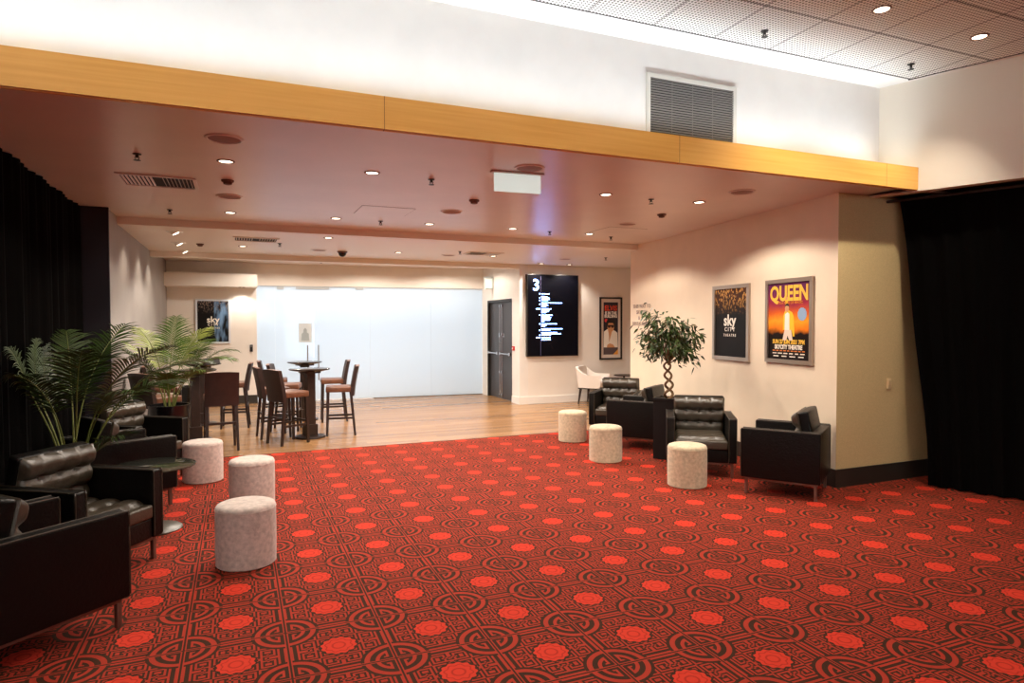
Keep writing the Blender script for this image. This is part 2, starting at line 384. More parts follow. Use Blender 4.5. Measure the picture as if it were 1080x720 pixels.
# drapes ------------------------------------------------------------------
def drape(name, path, z0, z1, top_shift=0, label='', lean=None):
    # path: list of xy; folds follow it
    pts = [Vector(p) for p in path]; segs = []
    L_ = sum((pts[i+1]-pts[i]).length for i in range(len(pts)-1)); N = int(L_/.03); out = []
    for k in range(N+1):
        s = L_*k/N; acc_ = 0
        for i in range(len(pts)-1):
            l = (pts[i+1]-pts[i]).length
            if s <= acc_+l+1e-6:
                d = (pts[i+1]-pts[i])/l; p = pts[i]+d*(s-acc_); break
            acc_ += l
        nrm = Vector((-d.y, d.x)); out.append((p, d, nrm, s))
    bm = bmesh.new(); rows = []
    for zi in range(13):
        f_ = zi/12; z = z0+(z1-z0)*f_; row_ = []
        for p, d, nrm, s in out:
            amp = .028*(1.15-.5*f_); q = p + nrm*(amp*sin(s*2*pi/.17+.6*sin(s*3.1))+.015*sin(s*9))
            if lean: q = q + d*lean*max(0, 1-s/.9)*(f_**1.3) + d*(.012*sin(f_*9)*max(0, 1-s/.3))
            row_.append(bm.verts.new((q.x, q.y, z)))
        rows.append(row_)
    for A, C in zip(rows, rows[1:]):
        for k in range(len(A)-1): bm.faces.new((A[k], A[k+1], C[k+1], C[k]))
    bmesh.ops.solidify(bm, geom=bm.faces[:], thickness=.006)
    return obj(name, bm, CURTAIN, None, True)
o = drape('stage_curtain', [(-1.60, 8.55), (-1.60, 5.6), (-1.72, 4.6), (-2.3, 2.2), (-3.0, 0.2)], .012, SO-.012)
tag(o, 'long black stage drape covering the left side behind the palm and armchairs', 'curtain')
cb0 = Vector((6.53, 4.50))
o = drape('stage_curtain', [cb0[:], (cb0+dw*4.5)[:]], .012, 2.97, lean=-.30)
tag(o, 'black stage drape hanging on the right beside the tan wall', 'curtain')
bm = bmesh.new(); q0 = Vector(onw(-.05, .06)); q1 = Vector(onw(5, .06)); tube(bm, [(q0.x+.16, q0.y+.1, 2.955), (q1.x+.16, q1.y, 2.955)], .016)
t = obj('curtain_rail', bm, DARKMET); tag(t, 'dark curtain rail under the upper right wall holding the black drape', 'curtain rail')

# ------------------------------------------------------------------ glass wall with doors
def gpanel(name, x0, x1, label=None):
    bm = bmesh.new(); box(bm, (x0+.0015, .03, .012), (x1-.0015, .042, 2.505), M=sk); return bm
seams = [0.0, .365, 1.16, 2.385, 3.78, 5.02]
gl = thing('glass_partition', 'frosted glass partition wall with glazed doors across the back of the wooden floor', 'glass wall')
for i, (a_, b_) in enumerate(zip(seams, seams[1:])):
    pn = obj('glass_door' if i in (1, 2) else 'glass_panel', gpanel('g', a_, b_), FROST, gl)
    if i in (1, 2):
        hx = 1.03 if i == 1 else 1.26
        bm = bmesh.new(); p = sk @ Vector((hx, -.02, 0)); tube(bm, [(p.x, p.y, .45), (p.x, p.y, 1.22)], .014)
        for zz in (.55, 1.12):
            q = sk @ Vector((hx, .03, 0)); tube(bm, [(p.x, p.y, zz), (q.x, q.y, zz)], .008)
        obj('handle', bm, CHROME, pn, True)
bm = bmesh.new(); box(bm, (0, .015, 2.50), (5.03, .055, 2.512), M=sk); obj('top_rail', bm, FITG, gl)
for a_, b_, h_ in ((.41, .55, .07), (.80, 1.50, .06), (2.07, 2.24, .06)):
    bm = bmesh.new(); box(bm, (a_, .005, 2.50-h_), (b_, .06, 2.50), M=sk); obj('patch_fitting', bm, FITG, gl)
bm = bmesh.new(); box(bm, (2.45, .025, 0), (5.02, .05, .012), M=sk); obj('floor_channel', bm, DARKMET, gl)
bm = bmesh.new(); box(bm, (.85, .022, 1.28), (1.12, .026, 1.70), M=sk)
nt_ = thing('door_notice', 'small grey notice with a figure taped on the frosted glass door', 'notice')
obj('sheet', bm, mat('notice_grey', (226, 240, 248), .6), nt_)
bm = bmesh.new(); pts = [(.90, 1.32), (1.07, 1.32), (1.06, 1.47), (1.02, 1.50), (1.02, 1.56), (.985, 1.60), (.95, 1.56), (.95, 1.50), (.91, 1.47)]
poly(bm, pts, .020); [setattr(v, 'co', sk @ v.co) for v in bm.verts]; obj('figure_print', bm, mat('notice_figure', (176, 192, 200), .6), nt_)

# ------------------------------------------------------------------ grey double door in the side wall (faces -x)
d = thing('fire_door', 'charcoal grey double door with steel push bars beside the frosted glass', 'door', (5.46, 13.59, 0))
for y0, y1 in ((-.70, -.006), (.006, .70)):
    lf = obj('door_leaf', B(((0, y0, .01), (.045, y1, 2.16)), bev=.003), DOORGREY, d)
    ym = (y0+y1)/2; sg = 1 if y1 > .1 else -1
    bm = bmesh.new(); tube(bm, [(-.075, ym-.26, 1.02), (-.075, ym+.26, 1.02)], .018)
    box(bm, (-.09, ym-.30, .985), (0, ym-.24, 1.055), .006); box(bm, (-.09, ym+.24, .985), (0, ym+.30, 1.055), .006)
    obj('push_bar', bm, CHROME, lf, True)
    bm = bmesh.new(); tube(bm, [(-.02, sg*.06, .04), (-.02, sg*.06, 2.1)], .009)
    for zz in (.08, .60, 1.45, 2.08): box(bm, (-.035, sg*.06-.02, zz-.03), (0, sg*.06+.02, zz+.03), .004)
    obj('vertical_bolt', bm, CHROME, lf, True)
    obj('lock_plate', B(((-.006, sg*.12-.035, 1.38), (0, sg*.12+.035, 1.48)), bev=.002), CHROME, lf)
obj('door_frame', B(((-.06, -.745, 0), (.06, -.70, 2.22)), ((-.06, .70, 0), (.06, .745, 2.22)), ((-.06, -.70, 2.165), (.06, .70, 2.22))), DARKMET, d)
cp = thing('call_point', 'small red fire alarm call point on the white wall beside the grey double door', 'alarm', (5.4, 12.74, 1.16))
obj('case', B(((-.035, -.045, -.045), (0, .045, .045)), bev=.006), RED, cp); obj('glass', B(((-.038, -.025, -.02), (-.034, .025, .02))), WHITE, cp)
SIGN = emit('exit_sign_panel', (226, 240, 232), .62, True)
e2 = thing('exit_sign', 'small glowing exit sign high on the wall above the grey double door', 'exit sign', (5.39, 13.95, 2.6))
obj('box', B(((-.20, -.03, -.13), (0, .03, .12)), bev=.006), mat('sign_box', (226, 234, 230), .5), e2)
obj('light_panel', B(((-.18, -.034, -.11), (-.03, -.029, .09))), SIGN, e2)
obj('bracket', B(((-.21, -.02, .12), (0, .02, .15))), FITG, e2)
cr = thing('card_reader', 'small dark card reader on the cream wall left of the frosted glass', 'card reader', (.27, 15, 1.17))
obj('case', B(((-.03, -.03, -.075), (.03, 0, .075)), bev=.006), BLACKP, cr); obj('indicator', B(((-.012, -.033, .03), (.012, -.029, .05))), mat('indicator', (150, 150, 150), .4), cr)
sw = thing('light_switch', 'cream light switch plate on the tan wall beside the right curtain', 'switch', (6.375, 4.84, 1.04))
obj('plate', B(((-.03, -.014, -.055), (.03, 0, .055)), bev=.004), mat('switch_plate', (228, 206, 160), .5), sw)
obj('rocker', B(((-.014, -.022, -.03), (.014, -.012, .03)), bev=.003), mat('switch_rocker', (206, 182, 136), .5), sw)
# main hanging exit sign
e1 = thing('exit_sign', 'lit white exit sign panel hanging under the pink soffit near the oak beam', 'exit sign', (2.27, 5.27, SO), R(-4))
obj('ceiling_plate', B(((-.24, -.035, -.016), (.24, .035, 0)), bev=.004), mat('sign_plate', (206, 190, 180), .4), e1)
obj('light_panel', B(((-.215, -.007, -.175), (.215, .007, -.018)), bev=.003), SIGN, e1)

# ------------------------------------------------------------------ air grille on upper wall
ag = thing('air_grille', 'large louvred air grille with pale frame on the white upper wall', 'grille', (3.735, 4.765, 3.49))
x0, x1, z0, z1 = -.485, .485, -.32, .335
obj('frame', B(((x0, -.02, z0), (x0+.035, 0, z1)), ((x1-.035, -.02, z0), (x1, 0, z1)), ((x0+.035, -.02, z1-.035), (x1-.035, 0, z1)), ((x0+.035, -.02, z0), (x1-.035, 0, z0+.035))), mat('grille_frame', (214, 210, 200), .5), ag)
obj('backing', B(((x0+.035, -.004, z0+.035), (x1-.035, 0, z1-.035))), mat('grille_dark', (36, 33, 31), .8), ag)
bm = bmesh.new(); n_ = 28
for k in range(n_):
    zz = z0+.04+(z1-z0-.08)*k/(n_-1); M_ = T(0, -.011, zz) @ Matrix.Rotation(R(-35), 4, 'X'); box(bm, (x0+.036, -.007, -.0015), (x1-.036, .007, .0015), M=M_)
for xx in (-.22, 0, .22): box(bm, (xx-.002, -.013, z0+.035), (xx+.002, -.009, z1-.035))
obj('slats', bm, mat('grille_slat', (112, 106, 100), .5), ag)

# ------------------------------------------------------------------ ceiling fittings
warm = (1, .89, .76)
def spot(name, loc, E, size=100, blend=.6, target=None, colr=warm, rad=.045):
    l = bpy.data.lights.new(name, 'SPOT'); l.energy = E; l.spot_size = R(size); l.spot_blend = blend; l.color = colr; l.shadow_soft_size = rad
    o = bpy.data.objects.new(name, l); COL.objects.link(o); o.location = loc
    if target: o.rotation_euler = (Vector(target)-Vector(loc)).to_track_quat('-Z', 'Y').to_euler()
    return o
def dl_proto(label):
    t = thing('downlight', label, 'ceiling light', group='recessed downlights')
    bm = bmesh.new(); lathe(bm, [(.052, -.001), (.056, -.008), (.066, -.006), (.070, 0), (.06, 0), (.052, .0)], 24); obj('trim_ring', bm, RINGM, t, True)
    bm = bmesh.new(); lathe(bm, [(0, -.004), (.030, -.004), (.052, -.002)], 24); obj('lens', bm, LENS, t)
    return t
def sp_proto(label):
    t = thing('ceiling_speaker', label, 'speaker', group='round ceiling speakers')
    bm = bmesh.new(); lathe(bm, [(.108, -.001), (.112, -.010), (.128, -.007), (.132, 0)], 32); obj('rim', bm, SOFFIT, t, True)
    bm = bmesh.new(); lathe(bm, [(0, -.010), (.03, -.010), (.075, -.006), (.109, -.003)], 32); obj('grille', bm, SPKG, t, True)
    return t
def spr_proto(label):
    t = thing('sprinkler_head', label, 'sprinkler', group='fire sprinklers')
    bm = bmesh.new(); lathe(bm, [(0, 0), (.032, 0), (.03, -.006), (.012, -.010), (.010, -.03), (0, -.03)], 12); obj('body', bm, DARKMET, t, True)
    bm = bmesh.new(); tube(bm, [(-.008, 0, -.008), (-.016, 0, -.03), (-.004, 0, -.048)], .0035, 6); tube(bm, [(.008, 0, -.008), (.016, 0, -.03), (.004, 0, -.048)], .0035, 6); obj('yoke', bm, DARKMET, t)
    bm = bmesh.new(); lathe(bm, [(0, -.046), (.026, -.048), (.026, -.051), (0, -.052)], 12); obj('deflector', bm, DARKMET, t)
    return t
def sm_proto(label):
    t = thing('smoke_detector', label, 'smoke detector', group='smoke detectors')
    bm = bmesh.new(); lathe(bm, [(.055, 0), (.055, -.012), (.050, -.016), (0, -.016)], 24); obj('base', bm, SENS, t, True)
    bm = bmesh.new(); lathe(bm, [(.040, -.016), (.036, -.036), (.018, -.042), (0, -.042)], 24); obj('chamber', bm, SENS, t, True)
    return t
E1, E2, E3 = 130, 190, 40
def series(proto, spots, zdef=SO):
    base = None
    for p, lab in spots:
        z_ = p[2] if len(p) > 2 else zdef
        if base is None: base = proto(lab); base.location = (p[0], p[1], z_)
        else: dup(base, (p[0], p[1], z_), 0, lab)
        yield (p[0], p[1], z_)
DL = [((-.07, 5.81), 'downlight in the pink soffit nearest the left air vent, front row'), ((1.10, 5.76), 'front row downlight in the pink soffit, second from left'),
 ((3.49, 5.82), 'downlight in the pink soffit just right of the hanging exit sign'), ((4.65, 5.80), 'front row downlight in the soffit nearest the poster wall'),
 ((-.06, 8.44), 'rear row downlight in the soffit directly behind the left air vent'), ((1.15, 8.40), 'rear row downlight beside the outlined access panel in the soffit'),
 ((2.355, 8.41), 'rear row downlight in the soffit, third from left'), ((3.54, 8.39), 'rear row downlight in the soffit near the purple glow'), ((4.79, 8.45), 'rear row downlight in the soffit nearest the lettered wall'),
 ((.094, 11.17, C2), 'downlight in the inner ceiling close to the slotted vent on the left'), ((1.21, 9.62, C2), 'downlight at the front edge of the inner ceiling over the bar tables'), ((2.563, 11.13, C2), 'downlight in the inner ceiling right of the dome camera'),
 ((4.30, 11.1, C2), 'downlight in the inner ceiling beside the right hand slotted vent'), ((5.745, 12.12, C2), 'downlight washing the wall above the directory screen, left one'), ((6.39, 12.12, C2), 'downlight washing the wall above the directory screen, right one'),
 ((.10, 14.75, 2.45), 'downlight under the box bulkhead above the left poster'),
 ((2.62, 13.9, 2.98), 'downlight in the rear ceiling strip above the middle of the frosted glass'), ((.75, 13.9, 2.98), 'downlight in the rear ceiling strip above the glass doors'), ((4.4, 13.9, 2.98), 'downlight in the rear ceiling strip beside the small exit sign'),
 ((4.553, 3.554, UC-.012), 'downlight in the perforated tile ceiling, left of the two'), ((5.739, 3.574, UC-.012), 'downlight in the perforated tile ceiling, right of the two')]
for k, p in enumerate(series(dl_proto, DL)):
    if p[2] > 4 or k == 15: continue
    if k in (16, 17, 18): spot('downlight_lamp', (p[0], p[1]-.3, p[2]-.02), 85, 168, .25)
    elif k in (13, 14): spot('downlight_lamp', (p[0], p[1], p[2]-.02), 90, 130, .5)
    else: spot('downlight_lamp', (p[0], p[1], p[2]-.02), (E1*.8 if k in (0, 4) else E1) if k < 9 else (135 if k > 15 else E2), 146, .25)
spot('downlight_lamp', (.10, 14.75, 2.43), 30, 130, .5)
for kx in range(7):
    for yy in (3.56, 1.2, -1.4, -4.0): 
        xx = 5.739-1.186*kx
        if yy < 3 and kx % 2: continue
        nearr = yy > 3 and xx > 4
        spot('hall_lamp', (xx, yy, UC-.04), 165 if nearr else 24, 92 if nearr else 130, 1.0 if nearr else .3, target=(xx-.2, 5.0, 1.0) if nearr else None, colr=(1, .87, .70))
SP = [((-.07, 5.11), 'ceiling speaker at left front of the pink soffit, beside the oak beam'), ((2.30, 5.08), 'ceiling speaker right above the hanging exit sign'), ((4.68, 5.18), 'ceiling speaker near the right end of the oak beam'),
 ((-.06, 7.38), 'ceiling speaker right of the left air vent, halfway back'), ((2.34, 7.39), 'ceiling speaker in the middle of the pink soffit'), ((4.78, 7.42), 'ceiling speaker in the soffit close to the poster wall'),
 ((1.26, 11.27, C2), 'ceiling speaker in the inner ceiling left of the dome camera'), ((3.50, 11.26, C2), 'ceiling speaker in the inner ceiling left of the right vent'), ((5.76, 11.09, C2), 'ceiling speaker in the inner ceiling in front of the directory screen')]
list(series(sp_proto, SP))
SPR = [((-.70, 5.82), 'fire sprinkler in front of the left air vent'), ((1.65, 5.82), 'fire sprinkler in the soffit left of the exit sign'), ((4.07, 5.86), 'fire sprinkler between the two right hand downlights of the soffit'),
 ((-.70, 8.49), 'fire sprinkler behind the left air vent'), ((1.71, 8.41), 'fire sprinkler by the outlined access panel'), ((4.14, 8.45), 'fire sprinkler at the rear of the soffit in the purple glow'), ((5.26, 8.62), 'fire sprinkler at the rear of the soffit by the lettered wall'),
 ((.61, 10.57, C2), 'fire sprinkler beside the left slotted vent of the inner ceiling'), ((3.50, 10.6, C2), 'fire sprinkler beside the right slotted vent of the inner ceiling'), ((6.34, 10.57, C2), 'fire sprinkler in the inner ceiling near the framed poster on the right'),
 ((4.0, 4.18, UC-.012), 'fire sprinkler in the tile ceiling above the air grille'), ((5.76, 4.19, UC-.012), 'fire sprinkler in the tile ceiling near the right corner'),
 ((1.6, 13.9, 2.98), 'fire sprinkler in the rear ceiling strip above the frosted glass')]
list(series(spr_proto, SPR))
SM = [((-.066, 6.57), 'smoke detector right of the left air vent'), ((2.347, 6.62), 'smoke detector in the soffit behind the exit sign'), ((4.75, 6.62), 'smoke detector in the soffit above the posters'), ((-.51, 11.08, C2), 'smoke detector in the inner ceiling near the wall washers')]
list(series(sm_proto, SM))
dc = thing('dome_camera', 'dark dome security camera in the inner ceiling above the bar tables', 'camera', (1.654, 11.34, C2))
bm = bmesh.new(); lathe(bm, [(.085, 0), (.085, -.02), (.07, -.028), (0, -.028)], 24); obj('base', bm, SENS, dc, True)
bm = bmesh.new(); lathe(bm, [(.066, -.028), (.060, -.06), (.036, -.086), (0, -.095)], 24); obj('dome', bm, POTBLACK, dc, True)
def vent(label, c, w, d_, z_, nsl):
    t = thing('ceiling_vent', label, 'vent', (c[0], c[1], z_), group='slotted ceiling vents')
    a_, b_ = w/2, d_/2
    obj('frame', B(((-a_, -b_, -.012), (a_, -b_+.03, 0)), ((-a_, b_-.03, -.012), (a_, b_, 0)), ((-a_, -b_+.03, -.012), (-a_+.03, b_-.03, 0)), ((a_-.03, -b_+.03, -.012), (a_, b_-.03, 0))), SOFFIT if z_ > 2.95 else CEIL2, t)
    obj('backing', B(((-a_+.03, -b_+.03, -.002), (a_-.03, b_-.03, 0))), VENTD, t)
    bm = bmesh.new()
    for k in range(nsl):
        xx = -a_+.05+(w-.1)*k/(nsl-1); ang_ = 40 if k < nsl/2 else -40
        if abs(k-(nsl-1)/2) < 1: continue
        box(bm, (-.001, -b_+.03, -.009), (.001, b_-.03, .009), M=T(xx, 0, -.008) @ Matrix.Rotation(R(ang_), 4, 'Y'))
    obj('blades', bm, VENTM, t)
vent('slotted air vent at the left of the pink soffit', (-.65, 6.85), .64, .52, SO, 18)
vent('slotted air vent in the inner ceiling on the left above the left bar tables', (.264, 10.2), .62, .44, C2, 16)
vent('slotted air vent in the inner ceiling on the right near the screen', (3.975, 10.75), .62, .44, C2, 16)
def panel_outline(label, c, w, d_):
    t = thing('access_panel', label, 'access panel', (c[0], c[1], SO)); a_, b_ = w/2, d_/2
    obj('lid', B(((-a_, -b_, -.003), (a_, b_, 0))), SOFFIT, t)
    obj('edge_trim', B(((-a_-.004, -b_-.004, -.002), (a_+.004, -b_, 0)), ((-a_-.004, b_, -.002), (a_+.004, b_+.004, 0)), ((-a_-.004, -b_, -.002), (-a_, b_, 0)), ((a_, -b_, -.002), (a_+.004, b_, 0))), SENS, t)
panel_outline('outlined square access panel flush in the pink soffit left of centre', (1.6, 7.65), .6, .55)
panel_outline('outlined square access panel flush in the soffit near the right wall', (5.0, 8.0), .6, .55)
# wall washers: adjustable recessed spots grazing the left wall
ww = None
for (xx, yy), lab in zip(((-.75, 9.75), (-.80, 11.05), (-.80, 12.2)), ('front', 'middle', 'rear')):
    lb = f'adjustable wall washer spot over the left grey wall, {lab} of the row of three'
    if ww is None:
        ww = thing('wall_washer', lb, 'ceiling light', (xx, yy, C2), group='wall washer spots')
        bm = bmesh.new(); lathe(bm, [(.085, 0), (.09, -.008), (.105, -.006), (.11, 0)], 24); obj('trim_ring', bm, WHITE, ww, True)
        bm = bmesh.new(); lathe(bm, [(0, -.03), (.05, -.03), (.06, -.005), (.04, 0)], 20, M=Matrix.Rotation(R(-28), 4, 'Y')); obj('lamp_head', bm, WHITE, ww, True)
        bm = bmesh.new(); lathe(bm, [(0, -.032), (.042, -.032), (.042, -.030)], 20, M=Matrix.Rotation(R(-28), 4, 'Y')); obj('lens', bm, LENS, ww)
    else: dup(ww, (xx, yy, C2), 0, lb)
    spot('washer_lamp', (xx-.03, yy, C2-.05), 34, 95, .8, target=(-1.32, yy, 1.9), colr=(1, .86, .7))

# ------------------------------------------------------------------ leather armchairs (local front +y)
def tufted(w, h, nx, ny, th, nu=44, nv=30):
    bm = bmesh.new(); top = []; bot = []
    for j in range(nv+1):
        ra = []; rb = []
        for i in range(nu+1):
            u, v = i/nu, j/nv
            ex = min(u, 1-u)*w; ey = min(v, 1-v)*h; e = min(ex, ey)
            edge = min(1, e/.035); edge = math.sqrt(max(0, 1-(1-edge)**2))
            du = (u*nx) % 1-.5; dv = (v*ny) % 1-.5            # cells; seams between cells, buttons on corners
            cu_ = 1-abs(du)*2; cv_ = 1-abs(dv)*2
            seamv = 1-math.exp(-(cv_/.34)**2); seamu = 1-math.exp(-(cu_/.16)**2)
            if v*ny < .5 or v*ny > ny-.5: pass
            puff = .55+.45*(.92*seamv+.08*seamu)
            hb = math.hypot(cu_*w/nx/2, cv_*h/ny/2); puff -= .42*math.exp(-(hb/.030)**2)
            pl = .03*sin(u*nx*2*pi*3+1.3*sin(v*17))*math.exp(-(cv_/.5)**2)
            ra.append(bm.verts.new(((u-.5)*w, (v-.5)*h, th*(.5*edge*0+ (puff+pl)*edge) )))
            rb.append(bm.verts.new(((u-.5)*w, (v-.5)*h, -th*.35*edge)))
        top.append(ra); bot.append(rb)
    for j in range(nv):
        for i in range(nu):
            bm.faces.new((top[j][i], top[j][i+1], top[j+1][i+1], top[j+1][i])); bm.faces.new((bot[j][i], bot[j+1][i], bot[j+1][i+1], bot[j][i+1]))
    per = [(0, i) for i in range(nu)]+[(j, nu) for j in range(nv)]+[(nv, i) for i in range(nu, 0, -1)]+[(j, 0) for j in range(nv, 0, -1)]
    for k in range(len(per)):
        a_, b_ = per[k], per[(k+1) % len(per)]
        try: bm.faces.new((top[a_[0]][a_[1]], bot[a_[0]][a_[1]], bot[b_[0]][b_[1]], top[b_[0]][b_[1]]))
        except ValueError: pass
    return bm
def xf(bm, M):
    for v in bm.verts: v.co = M @ v.co
    return bm
W, D, HA = .74, .72, .645
def make_armchair(label):
    t = thing('leather_armchair', label, 'armchair', group='black leather armchairs'); w2, d2 = W/2, D/2
    for s in (-1, 1):
        lo = (w2-.085, -d2, .165) if s > 0 else (-w2, -d2, .165); hi = (w2, d2, HA) if s > 0 else (-w2+.085, d2, HA)
        bm = bmesh.new(); box(bm, lo, hi, .014, segs=3); ar = obj('armrest', bm, LEATHER, t, True)
        x_ = s*(w2-.0425); bm = bmesh.new()
        for xx in (x_-.040, x_+.040): tube(bm, [(xx, -d2+.01, HA+.001), (xx, d2-.004, HA+.001), (xx, d2+.001, HA-.012), (xx, d2+.001, .18)], .0042, 6)
        obj('piping', bm, LEATHERC, ar, True)
    bm = bmesh.new(); box(bm, (-w2+.085, -d2, .165), (w2-.085, -d2+.10, HA), .012, segs=3); obj('backrest', bm, LEATHER, t, True)
    bm = bmesh.new(); box(bm, (-w2+.088, -d2+.10, .165), (w2-.088, d2-.012, .305), .012, segs=3); obj('seat_base', bm, LEATHER, t, True)
    bm = bmesh.new(); box(bm, (-w2+.092, -d2+.12, .308), (w2-.092, d2+.004, .405), .02, segs=3)
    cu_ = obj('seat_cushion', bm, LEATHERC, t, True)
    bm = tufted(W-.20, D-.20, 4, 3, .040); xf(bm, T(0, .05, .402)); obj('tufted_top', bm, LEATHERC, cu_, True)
    bm = tufted(W-.175, .43, 4, 3, .062)
    M_ = T(0, -d2+.185, .612) @ Matrix.Rotation(R(180), 4, 'Z') @ Matrix.Rotation(R(90), 4, 'X') @ Matrix.Rotation(R(12), 4, 'X')
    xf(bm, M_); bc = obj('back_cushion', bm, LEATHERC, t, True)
    bm = bmesh.new(); box(bm, (-W/2+.0885, -.212, -.105), (W/2-.0885, .212, -.012), .022, M=M_, segs=3); obj('cushion_body', bm, LEATHER, bc, True)
    for sx in (-1, 1):
        for sy in (-1, 1):
            x_ = sx*(w2-.045); y_ = sy*(d2-.045); obj('leg', B(((x_-.014, y_-.014, 0), (x_+.014, y_+.014, .14)), bev=.002), STEEL, t)
    for sx in (-1, 1):
        x_ = sx*(w2-.045); obj('side_rail', B(((x_-.014, -d2+.03, .14), (x_+.014, d2-.03, .164)), bev=.002), STEEL, t)
    for sy in (-1, 1):
        y_ = sy*(d2-.045); obj('cross_rail', B(((-w2+.06, y_-.014, .14), (w2-.06, y_+.014, .164)), bev=.002), STEEL, t)
    return t
# (x, y, facing deg)
CH = [(-1.08, 4.19, 41, 'black leather armchair in the left foreground cut by the photo edge'),
 (-1.02, 5.20, -34, 'black leather armchair facing right beside the round low table, tufted back catching light'),
 (-1.03, 6.95, 29, 'black leather armchair turned away beyond the round low table on the left'),
 (-1.03, 8.02, -36, 'black leather armchair at the carpet edge in front of the potted palm on the left'),
 (5.36, 8.56, -133.6, 'black leather armchair furthest back on the right, by the white tub chair'),
 (5.11, 7.58, 128, 'black leather armchair side-on in front of the ficus planter'),
 (4.86, 6.03, -125.6, 'black leather armchair facing the camera under the dark poster, beige ottoman before it'),
 (5.09, 4.97, 124.4, 'black leather armchair side-on at the wall corner nearest the tan wall')]
a0 = None
for x_, y_, f_, lab in CH:
    rz = R(f_-90)
    if a0 is None: a0 = make_armchair(lab); a0.location = (x_, y_, 0); a0.rotation_euler = (0, 0, rz)
    else: dup(a0, (x_, y_, 0), rz, lab)

# ------------------------------------------------------------------ ottomans
OT = [((.04, 4.95), 'mottled round fabric ottoman nearest the camera on the left', 0), ((.11, 6.55), 'mottled ottoman just behind the foreground ottoman on the left', 0), ((-.36, 7.75), 'mottled ottoman at the left beside the low glass table', 0),
 ((4.43, 8.30), 'beige ottoman at the carpet edge, furthest back on the right', 1), ((4.16, 6.93), 'beige ottoman in front of the side-on armchair, middle of the right three', 1), ((4.30, 5.53), 'beige ottoman nearest the camera on the right, before the facing armchair', 1)]
def make_ott(lab, m):
    t = thing('ottoman', lab, 'ottoman', group='round fabric ottomans'); r_ = .200
    bm = bmesh.new(); lathe(bm, [(0, .0), (r_-.01, .0), (r_, .008), (r_+.002, .20), (r_, .392)], 48); obj('drum', bm, m, t, True)
    bm = bmesh.new(); lathe(bm, [(r_, .392), (r_-.002, .406), (r_-.010, .418), (r_-.03, .426), (r_-.08, .430), (0, .432)], 48); tp_ = obj('top_pad', bm, m, t, True)
    bm = bmesh.new(); lathe(bm, [(r_-.002, .390), (r_+.003, .392), (r_-.002, .394)], 48); obj('seam', bm, m, tp_, True)
    return t
pro = {}
for (p, lab, k) in OT:
    if k not in pro: pro[k] = make_ott(lab, (FABRICG, FABRIC)[k]); pro[k].location = (p[0], p[1], 0)
    else: dup(pro[k], (p[0], p[1], 0), .7*len(lab), lab)

# ------------------------------------------------------------------ low table
ct = thing('coffee_table', 'low round dark glass table on a disc base between the left armchairs', 'table', (-.65, 6.04, 0))
bm = bmesh.new(); lathe(bm, [(0, .515), (.30, .515), (.32, .52), (.32, .527), (.30, .532), (0, .532)], 48); obj('tabletop', bm, GLASSTOP, ct, True)
bm = bmesh.new(); lathe(bm, [(0, .515), (.09, .515), (.09, .505), (.028, .495), (.028, .03), (.05, .02)], 24); obj('pedestal', bm, DARKMET, ct, True)
bm = bmesh.new(); lathe(bm, [(0, 0), (.21, 0), (.212, .008), (.2, .016), (.05, .024), (0, .024)], 40); obj('base', bm, mat('base_disc', (70, 64, 52), .35), ct, True)

# ------------------------------------------------------------------ bar tables
def make_bar(lab):
    t = thing('bar_table', lab, 'bar table', group='tall round bar tables')
    bm = bmesh.new(); lathe(bm, [(0, .985), (.20, .985), (.285, 1.005), (.295, 1.012), (.295, 1.022), (.288, 1.026), (0, 1.026)], 40); obj('tabletop', bm, TABLETOP, t, True)
    bm = bmesh.new(); box(bm, (-.062, -.062, .18), (.062, .062, .985), .006); box(bm, (-.12, -.12, .955), (.12, .12, .985), .004); obj('column', bm, DWOOD, t)
    bm = bmesh.new(); box(bm, (-.085, -.085, .03), (.085, .085, .20), .006); obj('plinth', bm, DWOOD, t)
    bm = bmesh.new(); lathe(bm, [(0, 0), (.215, 0), (.22, .01), (.215, .026), (.12, .034), (0, .034)], 40); obj('base', bm, DWOOD, t, True)
    return t
bt = make_bar('tall dark bar table at front of the right group of bar stools'); bt.location = (.98, 10.08, 0); bt.rotation_euler = (0, 0, R(20))
dup(bt, (1.08, 11.95, 0), R(20), 'tall bar table directly behind the front one, before the glass doors')
dup(bt, (-.58, 10.5, 0), R(10), 'tall dark bar table on the left behind the potted palm')
dup(bt, (-.55, 12.1, 0), R(10), 'tall bar table with a folded menu on top, rear left below the poster')
mn = thing('menu_stand', 'dark folded menu card on the rear left bar table', 'menu', (-.42, 12.05, 1.026), R(25))
bm = bmesh.new(); box(bm, (-.12, -.003, 0), (.12, .003, .10), M=Matrix.Rotation(R(28), 4, 'X')); obj('front_cover', bm, BLACKP, mn)
bm = bmesh.new(); box(bm, (-.12, -.003, 0), (.12, .003, .10), M=T(0, -.09, 0) @ Matrix.Rotation(R(-28), 4, 'X')); obj('rear_cover', bm, BLACKP, mn)

